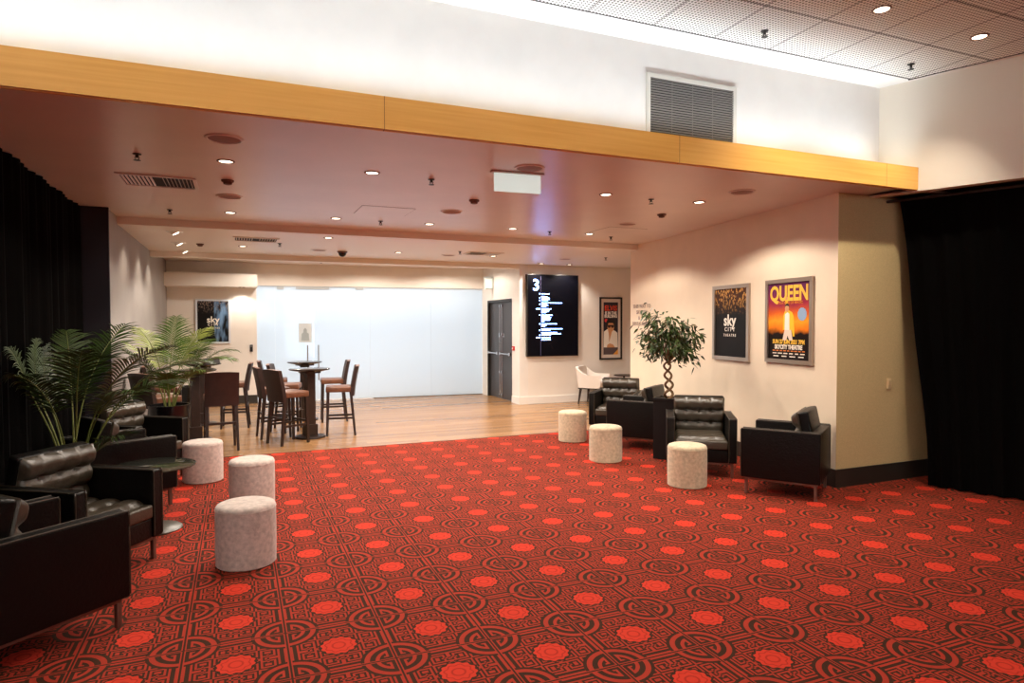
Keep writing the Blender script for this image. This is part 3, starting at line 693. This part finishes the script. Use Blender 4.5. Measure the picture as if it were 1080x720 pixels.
# ------------------------------------------------------------------ bar stools (front +y)
def make_stool(lab):
    t = thing('bar_stool', lab, 'bar stool', group='brown leather bar stools'); w2, d2, sh = .205, .20, .72
    bm = bmesh.new(); box(bm, (-w2, -d2+.03, sh-.065), (w2, d2, sh+.02), .022, segs=3); obj('seat', bm, BROWNLEA, t, True)
    # curved back reaching below the seat
    bm = bmesh.new(); nu, nv = 12, 10; F_ = []; K_ = []
    for j in range(nv+1):
        v = j/nv; z_ = .60+.455*v; a1 = []; a2 = []
        for i in range(nu+1):
            u = i/nu*2-1; yb = -d2+.005-.075*v**1.4+.022*(u*u)-.012; ww_ = w2+.004
            zt = z_ - .012*u*u*v
            a1.append(bm.verts.new((u*ww_, yb+.03, zt))); a2.append(bm.verts.new((u*ww_, yb-.022, zt)))
        F_.append(a1); K_.append(a2)
    for j in range(nv):
        for i in range(nu):
            bm.faces.new((F_[j][i], F_[j][i+1], F_[j+1][i+1], F_[j+1][i])); bm.faces.new((K_[j][i], K_[j+1][i], K_[j+1][i+1], K_[j][i+1]))
    for j in range(nv):
        bm.faces.new((F_[j][0], F_[j+1][0], K_[j+1][0], K_[j][0])); bm.faces.new((F_[j][nu], K_[j][nu], K_[j+1][nu], F_[j+1][nu]))
    for i in range(nu):
        bm.faces.new((F_[nv][i], F_[nv][i+1], K_[nv][i+1], K_[nv][i])); bm.faces.new((F_[0][i], K_[0][i], K_[0][i+1], F_[0][i+1]))
    bk = obj('backrest', bm, [BROWNBACK, BROWNLEA], t, True)
    for p in bk.data.polygons:
        if p.normal.z > .7: p.material_index = 1
    for sx in (-1, 1):
        bm = bmesh.new(); taper(bm, (sx*.175, .168, sh-.06), (sx*.19, .185, 0), .021, .015); obj('leg', bm, DWOOD, t)
        bm = bmesh.new(); taper(bm, (sx*.175, -.165, sh-.06), (sx*.19, -.225, 0), .021, .015); obj('leg', bm, DWOOD, t)
    for nm, lo, hi in (('footrest', (-.17, .165, .30), (.17, .190, .33)), ('stretcher', (-.17, -.213, .36), (.17, -.19, .385)), ('stretcher', (-.195, -.19, .25), (-.172, .17, .28)), ('stretcher', (.172, -.19, .25), (.195, .17, .28))):
        obj(nm, B((lo, hi), bev=.003), DWOOD, t)
    return t
ST = [(.66, 9.74, 27, 'bar stool nearest the camera in the right group, back turned'), (.50, 10.36, 8, 'bar stool left of the front right bar table, behind the nearest stool'), (.72, 10.96, -12, 'third bar stool on the left of the right group, seat hidden'),
 (.60, 12.1, -4, 'rear left bar stool by the bar table before the glass doors'), (1.43, 10.22, 172, 'bar stool on the right of the front bar table, side-on'), (1.52, 11.68, 176, 'bar stool on the right of the rear bar table, before the glass doors'),
 (-.22, 9.62, 96, 'dark-backed bar stool seen from behind beside the left bar table'), (-.06, 11.6, 176, 'bar stool side-on between the left bar tables and the cream wall'),
 (-.97, 9.72, 40, 'bar stool behind the potted palm nearest the left wall'), (-1.02, 11.2, -4, 'bar stool with lit tan seat beyond the palm, along the left wall')]
s0 = None
for x_, y_, f_, lab in ST:
    rz = R(f_-90)
    if s0 is None: s0 = make_stool(lab); s0.location = (x_, y_, 0); s0.rotation_euler = (0, 0, rz)
    else: dup(s0, (x_, y_, 0), rz, lab)

# ------------------------------------------------------------------ white tub chairs and side table
def make_tub(lab):
    t = thing('tub_chair', lab, 'armchair', group='white tub chairs')
    bm = bmesh.new()                                          # wrap-round shell, high behind, lower arms
    N = 28; cs = []
    for k in range(N+1):
        s = k/N*2-1; a_ = abs(s)
        if a_ < .42: px_, py_ = s/.42*.22, -.29
        elif a_ < .58: th = (a_-.42)/.16*pi/2; px_, py_ = math.copysign(.22+.09*sin(th), s), -.29+.09*(1-cos(th))
        else: px_, py_ = math.copysign(.31+.02*(a_-.58)/.42, s), -.20+.48*(a_-.58)/.42
        f_ = max(0, min(1, (a_-.40)/.35)); h_ = .78-.17*(f_*f_*(3-2*f_))
        cs.append((px_, py_, h_))
    ring = []
    for (px_, py_, h_) in cs:
        inn = Vector((px_, py_+.02)).normalized()*.055; lean = 1+.10
        ring.append([bm.verts.new(q) for q in ((px_*.93, py_*.9, .34), (px_*1.03, py_*1.06, h_), ((px_-inn.x)*1.03, (py_-inn.y)*1.06, h_), ((px_-inn.x)*.93, (py_-inn.y)*.9, .34))])
    for A_, C_ in zip(ring, ring[1:]):
        for k in range(4): bm.faces.new((A_[k], C_[k], C_[(k+1) % 4], A_[(k+1) % 4]))
    bm.faces.new(ring[0]); bm.faces.new(ring[-1][::-1]); obj('shell', bm, TUBW, t, True)
    bm = bmesh.new(); box(bm, (-.235, -.22, .36), (.235, .275, .47), .025, segs=3); obj('seat_cushion', bm, TUBW, t, True)
    obj('seat_frame', B(((-.27, -.24, .315), (.27, .26, .345)), bev=.004), DWOOD, t)
    for sx in (-1, 1):
        for sy in (-1, 1):
            bm = bmesh.new(); taper(bm, (sx*.24, .02+sy*.21, .32), (sx*.27, .02+sy*.25, 0), .022, .013); obj('leg', bm, DWOOD, t)
    return t
tb = make_tub('white tub armchair on dark legs under the directory screen'); tb.location = (6.93, 12.05, 0); tb.rotation_euler = (0, 0, R(-50-90))
dup(tb, (8.35, 12.02, 0), R(100), 'white tub armchair almost hidden behind the lettered wall')
stb = thing('side_table', 'small dark side table right of the white tub armchair', 'table', (7.72, 12.1, 0))
bm = bmesh.new(); lathe(bm, [(0, .55), (.21, .55), (.22, .56), (.22, .572), (0, .576)], 32); obj('tabletop', bm, DWOOD, stb, True)
bm = bmesh.new(); lathe(bm, [(.022, .02), (.022, .55)], 12); obj('stem', bm, DARKMET, stb, True)
bm = bmesh.new(); lathe(bm, [(0, 0), (.17, 0), (.17, .012), (.02, .022), (0, .022)], 32); obj('base', bm, DARKMET, stb, True)

# ------------------------------------------------------------------ kentia palms
def leaflet(bm, p, dirv, nrm, L_, w_, droop, mi=0):
    side = dirv.cross(nrm).normalized(); prev = None; n_ = 5
    for k in range(n_+1):
        f_ = k/n_; ww_ = w_*(math.sin(pi*min(1, .12+f_*.88))**.8)*(1-.35*f_)
        if k == n_: ww_ = .0008
        c_ = p + dirv*L_*f_ + Vector((0, 0, -1))*droop*L_*f_*f_
        l_ = bm.verts.new(c_-side*ww_); m_ = bm.verts.new(c_-nrm*ww_*.35); r_ = bm.verts.new(c_+side*ww_)
        if prev:
            for A_, C_ in ((0, 1), (1, 2)):
                f2 = bm.faces.new((prev[A_], prev[C_], (l_, m_, r_)[C_], (l_, m_, r_)[A_])); f2.smooth = True
        prev = (l_, m_, r_)
def frond(p, base, az, L_, rise, arch, nl, ll, lw, m, rng, start=.3):
    d_ = Vector((cos(az), sin(az), 0)); pts = []; N = 26
    ang = rise; q = Vector(base)
    for k in range(N+1):
        pts.append(q.copy()); q = q + (d_*cos(ang)+Vector((0, 0, 1))*sin(ang))*L_/N; ang -= arch/N*(.35+1.3*k/N)
    bm = bmesh.new(); tube(bm, pts, [.009*(1-.75*k/N) for k in range(N+1)], 6)
    fr = obj('frond_stalk', bm, STEMG, p, True)
    bm = bmesh.new()
    for k in range(nl):
        f_ = start+(1-start)*k/(nl-1); i = min(N-1, int(f_*N)); pp = pts[i].lerp(pts[i+1], f_*N-i) if f_ < 1 else pts[N]
        tg = (pts[min(N, i+1)]-pts[max(0, i-1)]).normalized(); sd = tg.cross(Vector((0, 0, 1))).normalized(); up_ = sd.cross(tg).normalized()
        prof = math.sin(pi*min(1, .18+.72*(f_-start)/(1-start)))
        for s in (-1, 1):
            sp_ = .55+.35*(f_-start)/(1-start)
            dv = (sd*s*(1-.25*sp_)+tg*sp_+up_*(.20+rng.uniform(-.08, .1))).normalized()
            leaflet(bm, pp, dv, (up_-dv*up_.dot(dv)).normalized(), ll*prof*rng.uniform(.9, 1.08), lw*(.6+.4*prof), rng.uniform(.25, .5))
    obj('leaflets', bm, m, fr)
def palm(label, loc, r, h, fronds, seed, lim=-1.29):
    rng = random.Random(seed); t = thing('potted_palm', label, 'palm', loc, 0)
    bm = bmesh.new(); lathe(bm, [(0, 0), (r*.84, 0), (r*.88, .02), (r*.98, h-.03), (r, h-.02), (r, h), (r*.93, h), (r*.92, h-.05)], 40); obj('pot', bm, POTBLACK, t, True)
    bm = bmesh.new(); lathe(bm, [(0, h-.03), (r*.5, h-.035), (r*.93, h-.045)], 32); obj('soil', bm, SOIL, t, True)
    for (dx_, dy_, az, L_, rise, arch, st, pale) in fronds:
        frond(t, (dx_, dy_, h-.05), R(az), L_, R(rise), R(arch), 30, .34, .0095, (LEAFD, LEAFY, LEAFK)[pale], rng, st)
    lm = lim-loc[0]+.12
    for a_ in kids(t):
        for o_ in [a_]+kids(a_):
            for v in o_.data.vertices:                     # leaves lie against the wall instead of passing through it
                if v.co.x < lm: v.co.x = lm-.11*(1-math.exp((v.co.x-lm)/.11))
    return t
palm('tall leafy potted palm in the dark between the two left armchair pairs', (-1.22, 6.14, 0), .17, .34,
 [(.03, .02, -30, 1.56, 85, 78, .58, 2), (-.02, .03, 60, 1.59, 87, 60, .55, 2), (-.03, -.02, 165, 1.65, 85, 80, .55, 2), (.02, -.03, -75, 1.52, 85, 75, .55, 2), (.05, .01, 5, 1.56, 82, 92, .58, 2),
  (-.05, .0, -140, 1.59, 85, 80, .55, 2), (.0, .05, 105, 1.54, 86, 60, .55, 2), (.05, -.04, -50, 1.26, 83, 88, .6, 2), (.04, .04, 28, 1.32, 82, 95, .55, 2), (-.04, .04, 140, 1.49, 85, 70, .5, 2), (-.01, -.05, -105, 1.38, 86, 85, .55, 2), (.04, -.02, -25, .66, 82, 75, .6, 2)], 3, -1.50)
palm('potted palm in a glossy black pot in front of the left bar table', (-.78, 8.98, 0), .235, .70,
 [(.02, .02, 178, 1.15, 80, 80, .45, 1), (-.04, -.02, -150, 1.0, 80, 75, .45, 0), (.05, .0, -5, 1.0, 76, 95, .45, 0), (.03, .04, 40, 1.15, 84, 60, .45, 1), (-.04, .04, 130, 1.15, 84, 60, .45, 1), (.04, -.03, -35, .7, 76, 80, .45, 0), (.0, -.04, -90, .55, 80, 60, .45, 0), (.0, .0, 80, 1.2, 86, 40, .45, 0)], 5)
palm('low bright green palm on the left behind the bar tables below the poster', (-.75, 12.75, 0), .20, .60,
 [(.02, .0, -10, 1.1, 78, 100, .4, 0), (-.02, .02, 60, 1.15, 82, 80, .4, 0), (.0, -.02, -70, 1.1, 80, 95, .4, 0), (-.03, .0, 170, 1.0, 80, 95, .4, 0), (.03, .03, 20, .95, 72, 105, .4, 0), (.0, .03, 110, 1.1, 84, 70, .4, 0)], 8)

# ------------------------------------------------------------------ braided ficus
fk = thing('potted_ficus', 'braided-trunk ficus tree in a tall black planter among the right armchairs', 'tree', (4.95, 6.75, 0))
bm = bmesh.new(); Mr = Matrix.Rotation(R(38), 4, 'Z'); hP = .76
for zz in range(1): box(bm, (-.145, -.145, 0), (.145, .145, hP-.03), .006, M=Mr)
box(bm, (-.152, -.152, hP-.035), (.152, -.13, hP), .003, M=Mr); box(bm, (-.152, .13, hP-.035), (.152, .152, hP), .003, M=Mr); box(bm, (-.152, -.13, hP-.035), (-.13, .13, hP), .003, M=Mr); box(bm, (.13, -.13, hP-.035), (.152, .13, hP), .003, M=Mr)
obj('planter', bm, mat('matt_black_planter', (16, 14, 14), .5, spec=.3), fk)
bm = bmesh.new(); box(bm, (-.13, -.13, hP-.03), (.13, .13, hP-.015), M=Mr); obj('soil', bm, SOIL, fk)
bm = bmesh.new(); z0, z1 = hP-.03, 1.20
for k in range(2):
    pts = []
    for i in range(60):
        f_ = i/59; a_ = k*pi+f_*2*pi*2.0; rr_ = .054*(1-.25*f_); pts.append((rr_*cos(a_+.8)+.015*sin(f_*5), rr_*sin(a_+.8)*.8, z0+(z1-z0)*f_))
    tube(bm, pts, [.018-.005*i/59 for i in range(60)], 8)
obj('trunk', bm, TRUNK, fk, True)
rng = random.Random(11); tips = []
bm = bmesh.new()
for k in range(26):
    az = k*2.399+rng.uniform(-.3, .3); zt = rng.uniform(1.22, 1.82); ee = 1-((zt-1.48)/.48)**2; rad_ = .44*math.sqrt(max(.12, ee))*rng.uniform(.7, 1.05)
    p0 = Vector((0, 0, 1.16+.05*rng.random())); p3 = Vector((rad_*cos(az), rad_*sin(az), zt)); mid = Vector((p3.x*.4, p3.y*.4, (p0.z*.45+zt*.55)+.10))
    pts = [p0*(1-t_)**2+mid*2*t_*(1-t_)+p3*t_*t_ for t_ in [i/9 for i in range(10)]]; tube(bm, pts, [.008-.006*i/9 for i in range(10)], 5); tips.append(pts)
obj('branches', bm, TRUNK, fk, True)
bm = bmesh.new()
for pts in tips:
    for n_ in range(46):
        t_ = rng.uniform(.38, 1.02); i = min(8, int(t_*9)); p = pts[i].lerp(pts[i+1], min(1, t_*9-i)) + Vector((rng.gauss(0, .05), rng.gauss(0, .05), rng.gauss(0, .045)))
        out_ = Vector((p.x, p.y, 0)); out_ = out_.normalized() if out_.length > .01 else Vector((1, 0, 0))
        dv = (out_*rng.uniform(.2, .9)+Vector((rng.gauss(0, .5), rng.gauss(0, .5), rng.uniform(-1.0, .1)))).normalized()
        nn_ = dv.cross(Vector((rng.gauss(0, 1), rng.gauss(0, 1), .2))).normalized(); leaflet(bm, p, dv, nn_, rng.uniform(.055, .085), rng.uniform(.013, .019), .25)
obj('foliage', bm, FICUS, fk)

# ------------------------------------------------------------------ posters
def frame_parts(t, w, h, fw, m, depth=.03):
    a_, b_ = w/2, h/2
    obj('frame', B(((-a_, -depth, -b_), (-a_+fw, 0, b_)), ((a_-fw, -depth, -b_), (a_, 0, b_)), ((-a_+fw, -depth, b_-fw), (a_-fw, 0, b_)), ((-a_+fw, -depth, -b_), (a_-fw, 0, -b_+fw))), m, t)
def sheet(t, w, h, m, y=-.012): return obj('poster_sheet', B(((-w/2, y, -h/2), (w/2, 0, h/2))), m, t)
PW = math.degrees(math.atan2(8.70-4.84, 6.149-5.62))     # direction of poster wall
rzp = R(PW-180)                                          # local +x runs toward camera along the wall, -y faces the room
def glitter(name, rgbA, rgbB, zlo, zhi):
    m = mat(name, (20, 18, 18), .5, spec=.15); g = NG(m); x, y, z = g.xyz()
    v = g.n('ShaderNodeTexVoronoi'); v.inputs['Scale'].default_value = 42; tc = g.n('ShaderNodeTexCoord'); mp = g.n('ShaderNodeMapping'); mp.inputs['Scale'].default_value = (1, 1, .45)
    g.nt.links.new(tc.outputs['Object'], mp.inputs[0]); g.nt.links.new(mp.outputs[0], v.inputs['Vector'])
    n = g.n('ShaderNodeTexNoise'); n.inputs['Scale'].default_value = 9; g.nt.links.new(tc.outputs['Object'], n.inputs['Vector'])
    mr = g.n('ShaderNodeMapRange'); mr.inputs[1].default_value = zlo; mr.inputs[2].default_value = zhi; g.nt.links.new(z, mr.inputs[0])
    spk = g.m('MULTIPLY', g.m('LESS_THAN', v.outputs['Distance'], .42), mr.outputs[0])
    f1 = g.m('MULTIPLY', spk, g.m('GREATER_THAN', n.outputs['Fac'], .42))
    c = g.mix(g.m('MULTIPLY', mr.outputs[0], n.outputs['Fac']), lin((20, 18, 18)), lin(rgbA)); g.out(g.mix(f1, c, lin(rgbB)))
    return m
INKW = mat('white_ink', (240, 232, 220), .5)
def skylogo(t, cx, cz, s, y):
    text('title_lettering', 'sky', .30*s, INKW, t, T(cx, y, cz+.05*s) @ UPR, bold=.006*s)
    text('title_lettering', 'C I T Y', .105*s, INKW, t, T(cx, y, cz-.115*s) @ UPR, sx=1.05, bold=.002*s)
    text('title_lettering', 'T H E A T R E', .07*s, INKW, t, T(cx, y, cz-.225*s) @ UPR, sx=.98, bold=.001*s)
# dark theatre poster
def onpw(y_, off=.002): f_ = (y_-4.84)/(8.70-4.84); return (5.62+f_*.529-off, y_)
pc = onpw(6.665); dp = thing('wall_poster', 'dark theatre poster with gold sparkle top on the poster wall, left of the concert poster', 'poster', (pc[0], pc[1], 1.69), rzp)
frame_parts(dp, .80, .97, .048, ALU); sheet(dp, .71, .88, glitter('gold_sparkle_print', (120, 66, 26), (236, 176, 96), .10, .46)); skylogo(dp, -.02, -.01, .68, -.0135)
# concert poster
pc = onpw(5.56); qp = thing('wall_poster', 'purple and orange concert poster with figure in yellow jacket, right of the dark poster', 'poster', (pc[0], pc[1], 1.705), rzp)
frame_parts(qp, .79, .955, .045, ALU)
QP = mat('concert_print', (90, 40, 80), .5, spec=.15); g = NG(QP); x, y, z = g.xyz()
mr = g.n('ShaderNodeMapRange'); mr.inputs[1].default_value = -.44; mr.inputs[2].default_value = .44; g.nt.links.new(z, mr.inputs[0])
nz = g.n('ShaderNodeTexNoise'); nz.inputs['Scale'].default_value = 7; nz.inputs['Detail'].default_value = 5; tc = g.n('ShaderNodeTexCoord'); g.nt.links.new(tc.outputs['Object'], nz.inputs['Vector'])
rp = g.n('ShaderNodeValToRGB'); els = rp.color_ramp.elements; els[0].position = 0; els[0].color = lin((24, 14, 12)); els[1].position = 1; els[1].color = lin((84, 34, 78))
for pos, cc in ((.33, (28, 14, 10)), (.40, (226, 120, 24)), (.50, (240, 160, 40)), (.60, (214, 96, 34)), (.72, (146, 40, 66)), (.86, (110, 36, 84))):
    e = els.new(pos); e.color = lin(cc)
g.nt.links.new(g.m('ADD', mr.outputs[0], g.m('MULTIPLY', g.m('SUBTRACT', nz.outputs['Fac'], .5), .14)), rp.inputs['Fac']); g.out(rp.outputs['Color'])
sheet(qp, .70, .865, QP)
GOLD = mat('gold_ink', (240, 190, 66), .45); ORNG = mat('orange_ink', (214, 120, 40), .45)
text('title_lettering', 'QUEEN', .235, GOLD, qp, T(.0, -.014, .305) @ UPR, sx=.83, bold=.008)
text('strapline_lettering', 'IT\'S A KIND OF MAGIC', .042, ORNG, qp, T(.02, -.014, .205) @ UPR, sx=1.0, bold=.001)
text('date_lettering', 'SUN 27 JUN 2021 7PM', .066, GOLD, qp, T(0, -.014, -.235) @ UPR, sx=.85, bold=.003)
text('venue_lettering', 'SKYCITY THEATRE', .066, INKW, qp, T(0, -.014, -.295) @ UPR, sx=.84, bold=.003)
for zz, n_ in ((-.335, 9), (-.365, 6), (-.398, 4)):
    bm = bmesh.new(); rg = random.Random(n_)
    for k in range(n_):
        cx = -.28+.56*(k+.5)/n_; hw = .23/n_*rg.uniform(.7, 1); box(bm, (cx-hw, -.0135, zz-.006), (cx+hw, -.012, zz+.006))
    obj('small_print', bm, INKW if n_ != 9 else ORNG, qp)
bm = bmesh.new(); poly(bm, [(.225+.075*cos(a_*pi/12)*(1 if a_ % 2 else .93), .075+.075*sin(a_*pi/12)*(1 if a_ % 2 else .93)) for a_ in range(24)], -.0145); obj('badge', bm, mat('badge_blue', (140, 166, 196), .5), qp)
SK = mat('skin_ink', (206, 150, 104), .5); YEL = mat('yellow_ink', (244, 190, 40), .5); HAIRI = mat('black_ink', (26, 18, 16), .5)
def flat(t, name, pts, m, y): bm = bmesh.new(); poly(bm, pts, y); return obj(name, bm, m, t)
flat(qp, 'figure_jacket', [(-.09, -.10), (-.085, .06), (-.055, .115), (-.05, .17), (-.055, .24), (-.015, .245), (-.01, .15), (.01, .12), (.06, .10), (.085, .06), (.10, -.08), (.105, -.17), (.075, -.17), (.06, -.10)], YEL, -.0150)
flat(qp, 'figure_shirt', [(-.06, -.10), (-.055, .08), (-.01, .10), (.02, .08), (.02, -.10)], INKW, -.0160)
flat(qp, 'figure_trousers', [(-.095, -.215), (-.06, -.10), (.05, -.10), (.075, -.215), (.02, -.215), (-.01, -.16), (-.03, -.215)], mat('trouser_ink', (232, 206, 190), .5), -.0158)
flat(qp, 'figure_head', [(-.022+.034*cos(k*pi/8), .145+.044*sin(k*pi/8)) for k in range(16)], SK, -.0165)
flat(qp, 'figure_hair', [(-.058, .155), (-.05, .185), (-.02, .20), (.01, .185), (.016, .155), (.0, .17), (-.04, .172)], HAIRI, -.0172)
flat(qp, 'figure_hand', [(-.052, .235), (-.05, .27), (-.02, .272), (-.016, .24)], SK, -.0155)
# far left poster
fp = thing('wall_poster', 'theatre poster with blue smoke print in white frame on the far left cream wall', 'poster', (-.465, 14.998, 1.74))
frame_parts(fp, .66, .92, .035, mat('white_frame', (214, 222, 232), .4)); BS = glitter('blue_smoke_print', (60, 52, 56), (150, 132, 116), .16, .44); sheet(fp, .60, .86, BS)
g = NG(BS); prev = g.b.inputs['Base Color'].links[0].from_socket; x, y, z = g.xyz(); n = g.n('ShaderNodeTexNoise'); n.inputs['Scale'].default_value = 5; n.inputs['Detail'].default_value = 3
tc = g.n('ShaderNodeTexCoord'); mp = g.n('ShaderNodeMapping'); mp.inputs['Scale'].default_value = (2, 1, .5); g.nt.links.new(tc.outputs['Object'], mp.inputs[0]); g.nt.links.new(mp.outputs[0], n.inputs['Vector'])
f_ = g.m('MULTIPLY', g.m('GREATER_THAN', x, .02), g.m('MULTIPLY', g.m('SUBTRACT', n.outputs['Fac'], .42), 4)); f_ = g.m('MINIMUM', g.m('MAXIMUM', f_, 0), .9); g.out(g.mix(f_, prev, lin((120, 156, 196))))
skylogo(fp, 0, .0, .62, -.0135)
# framed poster on the screen wall
ep = thing('wall_poster', 'tall black-framed poster of a dark-haired person in sunglasses and white jacket', 'poster', (7.59, 12.448, 1.575))
frame_parts(ep, .57, 1.37, .035, BLACKP); sheet(ep, .50, 1.30, mat('cream_mount', (226, 214, 204), .6), -.010)
flat(ep, 'print', [(-.185, -.575), (.185, -.575), (.185, .575), (-.185, .575)], mat('dark_print', (34, 28, 42), .4), -.0115)
text('title_lettering', 'ELVIS', .155, mat('red_orange_ink', (206, 66, 34), .45), ep, T(0, -.0125, .44) @ UPR, sx=.90, bold=.006)
text('subtitle_lettering', 'IS IN THE', .088, INKW, ep, T(0, -.0125, .335) @ UPR, sx=.82, bold=.004)
text('subtitle_lettering', 'BUILDING', .088, INKW, ep, T(0, -.0125, .265) @ UPR, sx=.82, bold=.004)
flat(ep, 'badge', [(-.12+.04*cos(k*pi/6), .175+.04*sin(k*pi/6)) for k in range(12)], mat('red_badge_ink', (214, 60, 60), .4), -.0125)
flat(ep, 'figure_jacket', [(-.18, -.42), (-.175, -.07), (-.08, -.01), (.05, -.03), (.12, -.06), (.17, -.10), (.18, -.42)], INKW, -.0122)
flat(ep, 'figure_neck', [(-.075, -.02), (-.05, -.12), (-.04, -.30), (-.015, -.22), (.035, -.04), (.03, .02), (-.06, .02)], SK, -.0132)
flat(ep, 'figure_hands', [(-.10, -.42), (-.09, -.36), (-.03, -.33), (.05, -.35), (.09, -.39), (.10, -.42)], SK, -.0138)
def big(p): return [(x_*1.22, .0+(z_*1.15)-.02) for x_, z_ in p]
flat(ep, 'figure_face', big([(0+.072*cos(k*pi/10), .055+.105*sin(k*pi/10)) for k in range(20)]), SK, -.0142)
flat(ep, 'figure_hair', big([(-.09, .0), (-.105, .09), (-.085, .17), (-.02, .205), (.06, .195), (.105, .13), (.10, .02), (.075, -.01), (.072, .08), (.04, .12), (-.05, .12), (-.07, .07), (-.075, .0)]), HAIRI, -.0150)
flat(ep, 'figure_glasses', big([(-.068, .085), (.068, .085), (.066, .045), (.045, .025), (.015, .03), (0, .06), (-.015, .03), (-.045, .025), (-.066, .045)]), mat('dark_lens_ink', (60, 34, 30), .3), -.0155)
flat(ep, 'floor_print', [(-.185, -.575), (.185, -.575), (.185, -.43), (-.185, -.415)], mat('print_dusk', (84, 70, 72), .4), -.0125)
flat(ep, 'corner_flash', [(.06, -.575), (.185, -.575), (.185, -.46)], mat('amber_ink', (226, 160, 60), .4), -.0135)

# ------------------------------------------------------------------ directory screen
sc = thing('directory_screen', 'tall black wall-mounted directory screen showing level 3 in white', 'screen', (6.14, 12.447, 1.855))
obj('case', B(((-.60, -.085, -.86), (.60, 0, .855)), bev=.006), BLACKP, sc)
dsp = obj('display', B(((-.585, -.088, -.845), (.585, -.084, .84))), emit('display_black', (7, 7, 14), .3), sc)
TXT = emit('display_text', (132, 172, 255), 18, True)
text('level_number', '3', .33, TXT, sc, T(-.40, -.0895, .62) @ UPR, bold=.004)
rg = random.Random(4); bm = bmesh.new(); z_ = .45
rows = [(.19, .05), (.13, 0), (.19, 0), (.20, 0), (.15, .04), (.48, 0), (.13, 0), (.16, 0), (.10, .03), (.23, 0), (.18, 0), (.17, 0), (.11, .04), (.27, 0), (.18, 0), (.22, 0), (.2, 0), (.2, 0), (.06, .04), (.37, 0), (.12, 0), (.08, .04), (.49, 0), (.21, .04), (.37, 0), (.46, 0), (.21, .04), (.21, .035), (.21, 0)]
marks = []
for k, (w_, gap) in enumerate(rows):
    x_ = -.275
    while x_ < -.275+w_-.01:
        l_ = min(rg.uniform(.03, .07), -.275+w_-x_); box(bm, (x_, -.0900, z_-.0062), (x_+l_, -.0885, z_+.0062)); x_ += l_+.008
    if k in (0, 2, 4, 6, 9, 13, 19, 23, 26, 27): marks.append(z_)
    z_ -= .0265+gap*.62
obj('directory_lines', bm, TXT, sc)
bm = bmesh.new()
for k, zz in enumerate(marks): box(bm, (-.325 if k not in (4, 9) else -.40, -.0900, zz-.010), (-.305, -.0885, zz+.008))
obj('directory_markers', bm, TXT, sc)
obj('divider_line', B(((-.296, -.0895, -.84), (-.290, -.0885, .82))), emit('display_line', (96, 90, 120), .8), sc)

# ------------------------------------------------------------------ wall lettering
wl = thing('wall_lettering', 'grey lettering giving directions on the wall end behind the ficus', 'lettering', (6.172, 9.12, 1.8), R(math.degrees(math.atan2(.81, .046))-180))
INKG = mat('grey_letter', (150, 130, 120), .5)
for s_, zz in (('THIS WAY TO', .165), ('SKYCITY', .065), ('&', -.03), ('RESTAURANTS', -.125)):
    text('letter_line', s_, .088, INKG, wl, T(-.02 if s_ != '&' else -.1, -.004, zz) @ UPR, ext=.002)

# ------------------------------------------------------------------ lights
def area(name, loc, rot, sx, sy, E, colr):
    l = bpy.data.lights.new(name, 'AREA'); l.shape = 'RECTANGLE'; l.size = sx; l.size_y = sy; l.energy = E; l.color = colr
    o = bpy.data.objects.new(name, l); COL.objects.link(o); o.location = loc; o.rotation_euler = rot; return o
# cove strip lying on the ledge behind the fascia, washing the upper wall
area('cove_and_fill_strip', (1.1, 4.50, SO+.15), (R(180), 0, 0), 9.8, .08, 62, (.80, .92, 1)).data.spread = R(112)
area('cove_and_fill_strip', (1.5, -6.7, 3.2), (R(180), 0, 0), 9, .1, 230, (.92, .96, 1))  # added fill at the unseen rear wall, neutral light for tile ceiling and beam
area('cove_and_fill_strip', (-3.8, -1.5, 3.2), (R(180), 0, 0), .1, 9, 170, (.92, .96, 1))  # second added fill strip, out of view along the left hall wall
# ceiling lights of the room behind the frosted glass
area('rear_room_light', (3.0, 16.9, 3.08), (0, 0, 0), 6.5, 2.4, 340, (.86, .94, 1))

W_ = bpy.data.worlds.new('world'); S.world = W_; W_.use_nodes = True
W_.node_tree.nodes['Background'].inputs[0].default_value = (.02, .02, .02, 1); W_.node_tree.nodes['Background'].inputs[1].default_value = .3
S.view_settings.view_transform = 'Standard'; S.view_settings.look = 'None'; S.view_settings.gamma = 1; S.view_settings.exposure = 0
S.view_settings.use_curve_mapping = False
try:
    S.cycles.use_denoising = True; S.cycles.max_bounces = 8; S.cycles.diffuse_bounces = 5; S.cycles.sample_clamp_indirect = 6
except Exception as ex: print(ex)
